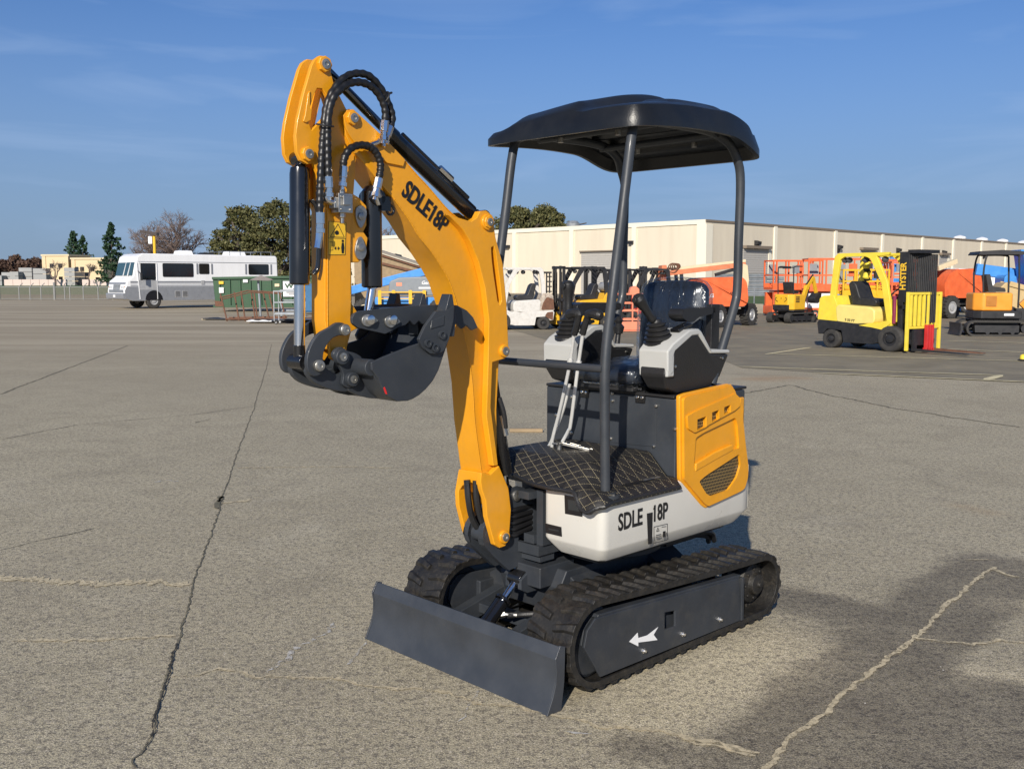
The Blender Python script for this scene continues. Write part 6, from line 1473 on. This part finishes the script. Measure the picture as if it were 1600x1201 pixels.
# ================================================================== GROUND
def ground_mat():
    m=bpy.data.materials.new('worn_exposed_aggregate_concrete');m.use_nodes=True;N=m.node_tree.nodes;L=m.node_tree.links;b=N['Principled BSDF'];b.inputs['Roughness'].default_value=.8;b.inputs['Specular IOR Level'].default_value=.3
    tc=N.new('ShaderNodeTexCoord');P=tc.outputs['Object'];mn=lambda *a,**k:math_node(N,L,*a,**k)
    def noise(s,d=4,r=.55,dist=0,vec=None):
        n=N.new('ShaderNodeTexNoise');n.inputs['Scale'].default_value=s;n.inputs['Detail'].default_value=d;n.inputs['Roughness'].default_value=r;n.inputs['Distortion'].default_value=dist;L.new(vec or P,n.inputs['Vector']);return n.outputs[0]
    def rng_(x,a,c,lo=0,hi=1):
        n=N.new('ShaderNodeMapRange');n.interpolation_type='SMOOTHSTEP';L.new(x,n.inputs[0])
        for i,v in((1,a),(2,c),(3,lo),(4,hi)): n.inputs[i].default_value=v
        return n.outputs[0]
    def mix(f,a,c):
        n=N.new('ShaderNodeMix');n.data_type='RGBA'
        if isinstance(f,float): n.inputs[0].default_value=f
        else: L.new(f,n.inputs[0])
        for i,v in((6,a),(7,c)):
            if isinstance(v,tuple): n.inputs[i].default_value=(*v,1)
            else: L.new(v,n.inputs[i])
        return n.outputs[2]
    sp=N.new('ShaderNodeSeparateXYZ');L.new(P,sp.inputs[0]);X,Y,_z=sp.outputs
    base=mix(rng_(noise(.35,5),.35,.65),(.47,.41,.275),(.55,.485,.33))
    base=mix(rng_(noise(1.7,6,.65,.6),.45,.75),base,(.385,.335,.22))
    base=mix(mn('MULTIPLY',rng_(noise(.8,7,.7,1.2),.52,.66),.45),base,(.31,.27,.185));base=mix(mn('MULTIPLY',rng_(noise(.55,7,.7,1.5),.55,.70),.5),base,(.64,.575,.42))
    # embedded stones: two sizes of cells, each stone its own tone
    for s,amt,lo in((62,.75,.30),(120,.55,.35)):
        v=N.new('ShaderNodeTexVoronoi');v.inputs['Scale'].default_value=s;L.new(P,v.inputs['Vector'])
        sc=N.new('ShaderNodeSeparateColor');L.new(v.outputs['Color'],sc.inputs[0])
        stone=mn('LESS_THAN',v.outputs['Distance'],mn('MULTIPLY_ADD',sc.outputs[1],.25,lo-.1))
        dark=mn('MULTIPLY',mn('MULTIPLY',stone,mn('LESS_THAN',sc.outputs[0],.40)),amt)
        light=mn('MULTIPLY',mn('MULTIPLY',stone,mn('GREATER_THAN',sc.outputs[0],.86)),amt)
        base=mix(dark,base,(.12,.105,.085));base=mix(light,base,(.66,.58,.45))
    # coarse mottling that still reads at a distance, then fine grit
    base=mix(mn('MULTIPLY',rng_(noise(34,4,.75),.48,.62),.85),base,(.15,.13,.10))
    base=mix(mn('MULTIPLY',rng_(noise(41,3,.8),.54,.66),.85),base,(.62,.54,.40))
    base=mix(mn('MULTIPLY',rng_(noise(15,5,.8),.50,.72),.35),base,(.24,.20,.15))
    base=mix(mn('MULTIPLY',rng_(noise(190,2),.44,.60),.75),base,(.13,.115,.09))
    base=mix(mn('MULTIPLY',rng_(noise(170,2),.56,.68),.75),base,(.68,.60,.46))
    base=mix(mn('MULTIPLY',rng_(noise(2.4,6,.7,.8),.52,.68),.28),base,(.25,.215,.16))
    # dirty damp-stained bands along the joint on the right
    A=Vector(((0.7719,2.9479)[0],(0.7719,2.9479)[1]));B=Vector(((2.5473,5.1355)[0],(2.5473,5.1355)[1]))
    def seg(A,B,w,ws,edge=.14):
        d=(B-A);l=d.length;d.normalize();n=Vector((-d.y,d.x))
        px=mn('SUBTRACT',X,A.x);py=mn('SUBTRACT',Y,A.y)
        t=mn('ADD',mn('MULTIPLY',px,d.x),mn('MULTIPLY',py,d.y));s=mn('ABSOLUTE',mn('ADD',mn('MULTIPLY',px,n.x),mn('MULTIPLY',py,n.y)))
        tc_=mn('SUBTRACT',t,mn('MINIMUM',mn('MAXIMUM',t,0.0),l));dist=mn('ADD',mn('SQRT',mn('ADD',mn('MULTIPLY',tc_,tc_),mn('MULTIPLY',s,s))),mn('MULTIPLY',mn('SUBTRACT',noise(11,5,.7),.5),.16 if edge<.3 else 0.0))
        wn=mn('MULTIPLY_ADD',mn('SUBTRACT',noise(2.2,3,.5),.5),ws,w)
        return rng_(mn('SUBTRACT',dist,wn),-edge*.5,edge*.5,1,0)
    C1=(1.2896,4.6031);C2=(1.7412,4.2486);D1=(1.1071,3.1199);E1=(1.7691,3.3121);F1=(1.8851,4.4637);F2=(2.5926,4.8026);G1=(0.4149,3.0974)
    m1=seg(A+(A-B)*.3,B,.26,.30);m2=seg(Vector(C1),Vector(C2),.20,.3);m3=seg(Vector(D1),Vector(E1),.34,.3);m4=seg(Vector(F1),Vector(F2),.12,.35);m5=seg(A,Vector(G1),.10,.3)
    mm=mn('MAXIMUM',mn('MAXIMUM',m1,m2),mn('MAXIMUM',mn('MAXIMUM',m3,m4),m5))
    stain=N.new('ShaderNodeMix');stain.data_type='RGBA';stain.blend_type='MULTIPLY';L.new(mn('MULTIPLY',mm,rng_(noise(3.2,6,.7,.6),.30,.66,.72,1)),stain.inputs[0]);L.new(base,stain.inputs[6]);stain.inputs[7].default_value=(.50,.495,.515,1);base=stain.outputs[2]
    # pale bleached patches between the stains
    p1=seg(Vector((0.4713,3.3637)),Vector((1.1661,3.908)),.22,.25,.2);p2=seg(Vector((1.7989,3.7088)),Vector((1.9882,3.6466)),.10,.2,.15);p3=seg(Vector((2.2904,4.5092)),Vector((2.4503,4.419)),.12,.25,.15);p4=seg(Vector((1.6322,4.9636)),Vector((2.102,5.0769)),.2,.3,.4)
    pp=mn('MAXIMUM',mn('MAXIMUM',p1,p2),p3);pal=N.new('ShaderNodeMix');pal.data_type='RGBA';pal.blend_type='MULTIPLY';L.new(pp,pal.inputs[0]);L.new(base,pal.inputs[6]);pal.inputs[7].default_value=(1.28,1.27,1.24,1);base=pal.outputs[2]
    # far zones: browner and smoother, streaked across
    mp=N.new('ShaderNodeMapping');mp.inputs['Scale'].default_value=(.12,1,1);L.new(P,mp.inputs[0])
    far=rng_(Y,9,30);base=mix(mn('MULTIPLY',far,.85),base,mix(rng_(noise(.55,6,.6,.5,mp.outputs[0]),.35,.7),(.29,.24,.165),(.44,.375,.27)))
    rs=seg(Vector((3.7213,15.2034)),Vector((4.2664,15.4055)),.25,.5,.8);base=mix(mn('MULTIPLY',rs,.5),base,(.36,.22,.11))
    rs=seg(Vector((2.9991,6.5636)),Vector((3.1037,6.378)),.03,.2,.3);base=mix(mn('MULTIPLY',rs,.35),base,(.38,.24,.12))
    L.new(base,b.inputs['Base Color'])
    bp=N.new('ShaderNodeBump');bp.inputs['Strength'].default_value=.85;bp.inputs['Distance'].default_value=.004;L.new(noise(110,3,.6),bp.inputs['Height'])
    b2=N.new('ShaderNodeBump');b2.inputs['Strength'].default_value=.3;b2.inputs['Distance'].default_value=.02;L.new(noise(7,4),b2.inputs['Height']);L.new(bp.outputs[0],b2.inputs['Normal']);L.new(b2.outputs[0],b.inputs['Normal'])
    return m
g=MB();g.add([(-1200,-60,0),(1200,-60,0),(1200,3000,0),(-1200,3000,0)],[(0,1,2,3)])
tag(g.build('ground',ground_mat()),kind='structure')
M['asphalt']=mat('asphalt',(.20,.172,.118),.85,var=.2,scale=1.2,bump=.3,bscale=90,dust=.5,dcol=(.28,.24,.165))
b=MB();pts=[(4.0169,21.9502),(3.9629,17.1094),(5.4374,15.9348),(7.5406,14.6274),(9.5341,13.4379)]+[(60,24),(60,110),(-1.0,110),(-.6,34),(1.0,24.5)]
b.add([(x,y,.004) for x,y in pts],[tuple(range(len(pts)))]);tag(b.build('asphalt_lot',M['asphalt']),kind='structure')
def ribbon(b,pts,w,z,jit=.3,seed=1,wj=.5,step=.04):
    rng=random.Random(seed);P=[Vector((x,y,0)) for x,y in pts];fine=[]
    for i in range(len(P)-1):
        n=max(1,int((P[i+1]-P[i]).length/(step if i>=0 else 1)));n=min(n,160)
        for k in range(n): fine.append(P[i].lerp(P[i+1],k/n))
    fine.append(P[-1]);off=0;vs=[]
    for i,p in enumerate(fine):
        d=(fine[min(i+1,len(fine)-1)]-fine[max(i-1,0)]).normalized();n=V(-d.y,d.x,0);off=off*.8+rng.gauss(0,1)*w*jit
        ww=w*.5*(1+wj*rng.uniform(-1,1))
        if i in(0,len(fine)-1): ww*=.2
        vs+=[p+n*(off+ww)+V(0,0,z),p+n*(off-ww)+V(0,0,z)]
    m=len(fine);b.add(vs,[(2*i,2*i+1,2*i+3,2*i+2) for i in range(m-1)])
def ragged(m,sc,lo,hi):
    # broken, crumbling edge: parts of the filling are missing
    N=m.node_tree.nodes;L=m.node_tree.links;b=N['Principled BSDF'];tc=N.new('ShaderNodeTexCoord');n=N.new('ShaderNodeTexNoise');n.inputs['Scale'].default_value=sc;n.inputs['Detail'].default_value=5;n.inputs['Roughness'].default_value=.75;L.new(tc.outputs['Object'],n.inputs[0])
    r=N.new('ShaderNodeMapRange');L.new(n.outputs[0],r.inputs[0]);r.inputs[1].default_value=lo;r.inputs[2].default_value=hi;L.new(r.outputs[0],b.inputs['Alpha']);return m
M['crack_dark']=mat('dark_crack',(.035,.032,.026),.95,var=.3,scale=30)  # near-black colour of the thin dark cracks themselves
M['joint_dirt']=mat('joint_dirt',(.13,.115,.08),.95,var=.4,scale=8,dust=.3,dcol=(.07,.09,.03))
M['crack_sand']=mat('sandy_crack',(.52,.44,.29),.95,var=.3,scale=60,dust=.4,dcol=(.25,.22,.17))
M['scratch']=mat('pale_scratch',(.50,.48,.44),.9,var=.15,scale=50)
ragged(M['crack_sand'],44,.36,.50);ragged(M['scratch'],36,.42,.60);ragged(M['joint_dirt'],38,.33,.45);ragged(M['crack_dark'],30,.35,.48)
M['line_paint']=mat('faded_yellow_line',(.62,.54,.33),.85,var=.2,scale=12,dust=.35,dcol=(.26,.23,.17))
b=MB();ribbon(b,[(-5.6705,23.4977),(-4.2271,17.1094),(-3.0162,11.5536),(-2.4175,8.7029),(-1.9537,6.5636),(-1.772,5.7572),(-1.6343,5.0539),(-1.4848,4.419),(-1.3864,3.9936)],.008,.003,.35,1,.6,.02)
ribbon(b,[(-1.3864,3.9936),(-1.3087,3.6589),(-1.2183,3.2619),(-1.1835,3.0664),(-1.1936,3.006),(-1.1881,2.9809),(-1.1612,2.9358)],.006,.0045,.5,2,.6,.015)
ribbon(b,[(-1.9862,6.6604),(-2.0302,6.8419),(-1.939,6.4695)],.03,.005,.2,3)
ribbon(b,[(2.2622,12.2932),(3.0674,13.2075),(3.991,14.2669),(4.1892,12.9848),(4.5243,11.6707),(5.2128,10.1281)],.03,.003,.35,4)
ribbon(b,[(-6.778,13.1325),(-7.2,15.1043),(-8.8713,23.0339)],.025,.003,.2,5)
tag(b.build('pavement_joint',M['joint_dirt']),kind='structure')
b=MB();ribbon(b,[(-4.8454,9.3433),(-4.5377,10.3101),(-3.5908,11.1075),(-3.0393,11.9121)],.010,.003,.4,6);ribbon(b,[(-2.859,5.4489),(-2.742,5.6555),(-2.533,5.9559)],.008,.003,.5,7);ribbon(b,[(-3.3476,10.4509),(-3.2664,10.7442)],.012,.0035,.5,8);ribbon(b,[(-1.3913,4.0082),(-1.3087,3.6589),(-1.2183,3.2619),(-1.1847,3.0752)],.006,.0065,.4,22,.6,.015)
tag(b.build('hairline_crack',M['crack_dark']),kind='structure')
b=MB();ribbon(b,[(-2.6884,4.9859),(-2.3795,4.8872),(-2.1681,4.8446),(-1.909,4.834),(-1.5942,4.8446)],.060,.0035,.2,9,.7,.015);ribbon(b,[(-2.0931,4.0526),(-1.9839,4.0601),(-1.7412,4.0452),(-1.5946,4.0828),(-1.424,4.098)],.018,.0035,.4,10,.9,.02)
ribbon(b,[(-1.3056,3.6712),(-1.2261,3.6899),(-1.1391,3.7278),(-1.0456,3.7025),(-0.973,3.6589),(-0.8001,3.6466),(-0.6767,3.6344),(-0.52,3.5513),(-0.4463,3.5282),(-0.2335,3.5053),(-0.0911,3.4168),(0.1552,3.3223),(0.3042,3.2521),(0.5156,3.2133),(0.5865,3.129),(0.6818,3.084),(0.7703,3.023)],.014,.0035,.5,11,.8,.02)
ribbon(b,[(0.7502,2.8998),(0.9572,3.18),(1.0915,3.3377),(1.2509,3.5455),(1.4903,3.8393),(1.6862,4.0752),(2.0108,4.4818),(2.3005,4.8552),(2.5449,5.1236)],.020,.0045,.2,12,.5,.02)
ribbon(b,[(1.6832,4.0677),(1.7884,4.0303),(1.905,3.9936),(2.0394,4.0526),(2.1888,4.0303)],.018,.004,.35,13,.6,.02);ribbon(b,[(2.4968,5.1002),(2.5298,4.9636),(2.6158,4.9088)],.02,.004,.3,14)
ribbon(b,[(-2.2236,7.9168),(-1.9626,7.9444),(-1.4561,8.0003),(-0.9265,7.9168)],.022,.0035,.4,15,.9,.03);ribbon(b,[(-1.9718,6.6408),(-1.8742,6.6801),(-1.7807,6.7399)],.03,.0035,.3,16,.8,.02);ribbon(b,[(2.4386,5.269),(2.6288,5.269)],.012,.004,.3,17)
ribbon(b,[(0.5595,3.1428),(0.6457,3.1109),(0.7825,3.0316)],.022,.005,.4,31,.9,.02)
tag(b.build('sandy_crack',M['crack_sand']),kind='structure')
b=MB();ribbon(b,[(-0.9334,3.6962),(-0.8909,3.8941),(-0.8123,4.0904),(-0.7682,4.2733)],.018,.0035,.5,18,.9,.02);ribbon(b,[(-0.188,3.2719),(-0.158,3.3848),(-0.1131,3.5397)],.008,.0035,.5,19,.9,.02);ribbon(b,[(-0.6438,3.773),(-0.6219,3.908),(-0.6016,4.0377)],.008,.0035,.5,20,.9,.02);ribbon(b,[(-2.6547,7.3056),(-2.5922,7.4009),(-2.48,7.3529)],.02,.0035,.5,21,.9,.02);ribbon(b,[(-1.2304,3.3848),(-1.1956,3.3954)],.012,.0035,.3,23);ribbon(b,[(0.1714,3.2037),(0.2663,3.1847)],.012,.0045,.5,24)
rng=random.Random(3)
for i in range(26):
    u=rng.uniform(0,1600);v=rng.uniform(560,1190)
tag(b.build('pale_scratch',M['scratch']),kind='structure')
b=MB()
def line(b,p,q,w=.10,z=.009,s=1): ribbon(b,[p,q],w,z,.01,s,.12,.25)
for i,(s_) in enumerate(([(5.1354,20.235),(6.7219,22.3713)],[(5.2456,20.4124),(6.7168,19.721),(9.7374,18.4689)][0:3:2],[(3.9099,17.3652),(6.6045,16.1568)],[(4.8884,16.1568),(7.7291,14.6274)],[(6.2838,16.2701),(7.7531,15.7189)],[(7.0891,14.9099),(7.7531,15.7189)],[(9.4257,21.7455),(10.8479,20.5928)],[(10.6362,24.7426),(12.4915,23.7366)])):
    line(b,s_[0],s_[1],.10 if i!=5 else .16,.009+.001*i,40+i)
tag(b.build('parking_line',M['line_paint']),kind='structure')
# pebbles and litter
b=MB();rng=random.Random(12)
for i in range(420):
    x=rng.uniform(-5,6);y=rng.uniform(2.6,14);s=rng.uniform(.0015,.004)*(1+.1*y);n=[(x+s*rng.uniform(.6,1)*math.cos(a),y+s*rng.uniform(.6,1)*math.sin(a),.0) for a in (0,1.2,2.4,3.7,5)]
    b.add(n+[(x,y,s*.5)],[(0,1,5),(1,2,5),(2,3,5),(3,4,5),(4,0,5)])
tag(b.build('loose_grit',M['scratch']),'fine pale grit scattered over the concrete','grit',kind='stuff')
# lawn
def flat(name,pts,z,mt,**k): b=MB();b.add([(x,y,z) for x,y in pts],[tuple(range(len(pts)))]);return tag(b.build(name,mt),**k)
M['grass']=mat('grass',(.065,.12,.035),.9,var=.3,scale=.4,dust=.4,dcol=(.14,.12,.07));M['field']=mat('dry_field',(.17,.13,.09),.95,var=.25,scale=.2,dust=.4,dcol=(.10,.11,.05))
flat('field',[(-140,79),(-22,79),(-30,105),(-150,105)],.010,M['field'],kind='structure')
flat('lawn',[(-150,105),(-30,105),(-60,300),(-260,300)],.012,M['grass'],kind='structure')
flat('service_road',[(-44,79.5),(-34,79.5),(-38,90),(-50,90)],.016,M['asphalt'],kind='structure')
b=MB();b.add([(10.4,46.31,.40),(13.6,46.31,.40),(14.2,51,.70),(10.0,51,.70)],[(0,1,2,3)]);tag(b.build('grass_bank',M['grass']),kind='structure')

# ================================================================== ground, sky, light, camera
SUN_AZ=14.6; SUN_EL=27.0      # the light travels 15.4 deg right of the view direction
sl=bpy.data.lights.new('sun','SUN');sl.energy=4.9;sl.angle=math.radians(.55);sl.color=(1,.93,.82)
so_=bpy.data.objects.new('sun',sl);C.objects.link(so_)
a=math.radians(SUN_AZ);e=math.radians(SUN_EL)
dirv=Vector((math.sin(a)*math.cos(e),math.cos(a)*math.cos(e),-math.sin(e)))
so_.rotation_euler=dirv.to_track_quat('-Z','Y').to_euler()
w=bpy.data.worlds.new('World');S.world=w;w.use_nodes=True
N=w.node_tree.nodes;L=w.node_tree.links;bg=N['Background']
sky=N.new('ShaderNodeTexSky');sky.sky_type='NISHITA';sky.sun_disc=False;sky.sun_elevation=e
sky.sun_rotation=math.radians(180+SUN_AZ);sky.air_density=.75;sky.dust_density=.3;sky.ozone_density=9;sky.altitude=0
# winter haze low in the sky and a few thin cirrus streaks, both laid out by direction on the sky dome
tc=N.new('ShaderNodeTexCoord');sp=N.new('ShaderNodeSeparateXYZ');L.new(tc.outputs['Generated'],sp.inputs[0])
mr=N.new('ShaderNodeMapRange');mr.interpolation_type='SMOOTHSTEP';L.new(sp.outputs[2],mr.inputs[0]);mr.inputs[1].default_value=-.02;mr.inputs[2].default_value=.32;mr.inputs[3].default_value=.93;mr.inputs[4].default_value=.02
mx=N.new('ShaderNodeMix');mx.data_type='RGBA';L.new(mr.outputs[0],mx.inputs[0]);L.new(sky.outputs[0],mx.inputs[6]);mx.inputs[7].default_value=(2.12,2.95,4.2,1)
mp=N.new('ShaderNodeMapping');mp.inputs['Rotation'].default_value=(0,math.radians(-14),0);mp.inputs['Scale'].default_value=(1.1,1.0,9.0);L.new(tc.outputs['Generated'],mp.inputs[0])
nz=N.new('ShaderNodeTexNoise');nz.inputs['Scale'].default_value=2.6;nz.inputs['Detail'].default_value=7;nz.inputs['Distortion'].default_value=.7;L.new(mp.outputs[0],nz.inputs[0])
cr=N.new('ShaderNodeMapRange');L.new(nz.outputs[0],cr.inputs[0]);cr.inputs[1].default_value=.50;cr.inputs[2].default_value=.82;cr.inputs[4].default_value=.50
m2=N.new('ShaderNodeMix');m2.data_type='RGBA';L.new(cr.outputs[0],m2.inputs[0]);L.new(mx.outputs[2],m2.inputs[6]);m2.inputs[7].default_value=(3.6,4.9,7.2,1)
L.new(m2.outputs[2],bg.inputs[0]);bg.inputs[1].default_value=.1
cam=bpy.data.cameras.new('camera');co_=bpy.data.objects.new('camera',cam);C.objects.link(co_);S.camera=co_
cam.sensor_fit='HORIZONTAL';cam.sensor_width=36;cam.lens=36*1560/1600
cam.clip_end=5000;cam.clip_start=.05
co_.location=(0,0,1.5);co_.rotation_euler=(PI/2-math.atan(162.5/1560),0,0)
S.view_settings.view_transform='Standard';S.view_settings.look='None';S.view_settings.exposure=.15;S.view_settings.gamma=1
S.render.resolution_x=1024;S.render.resolution_y=768
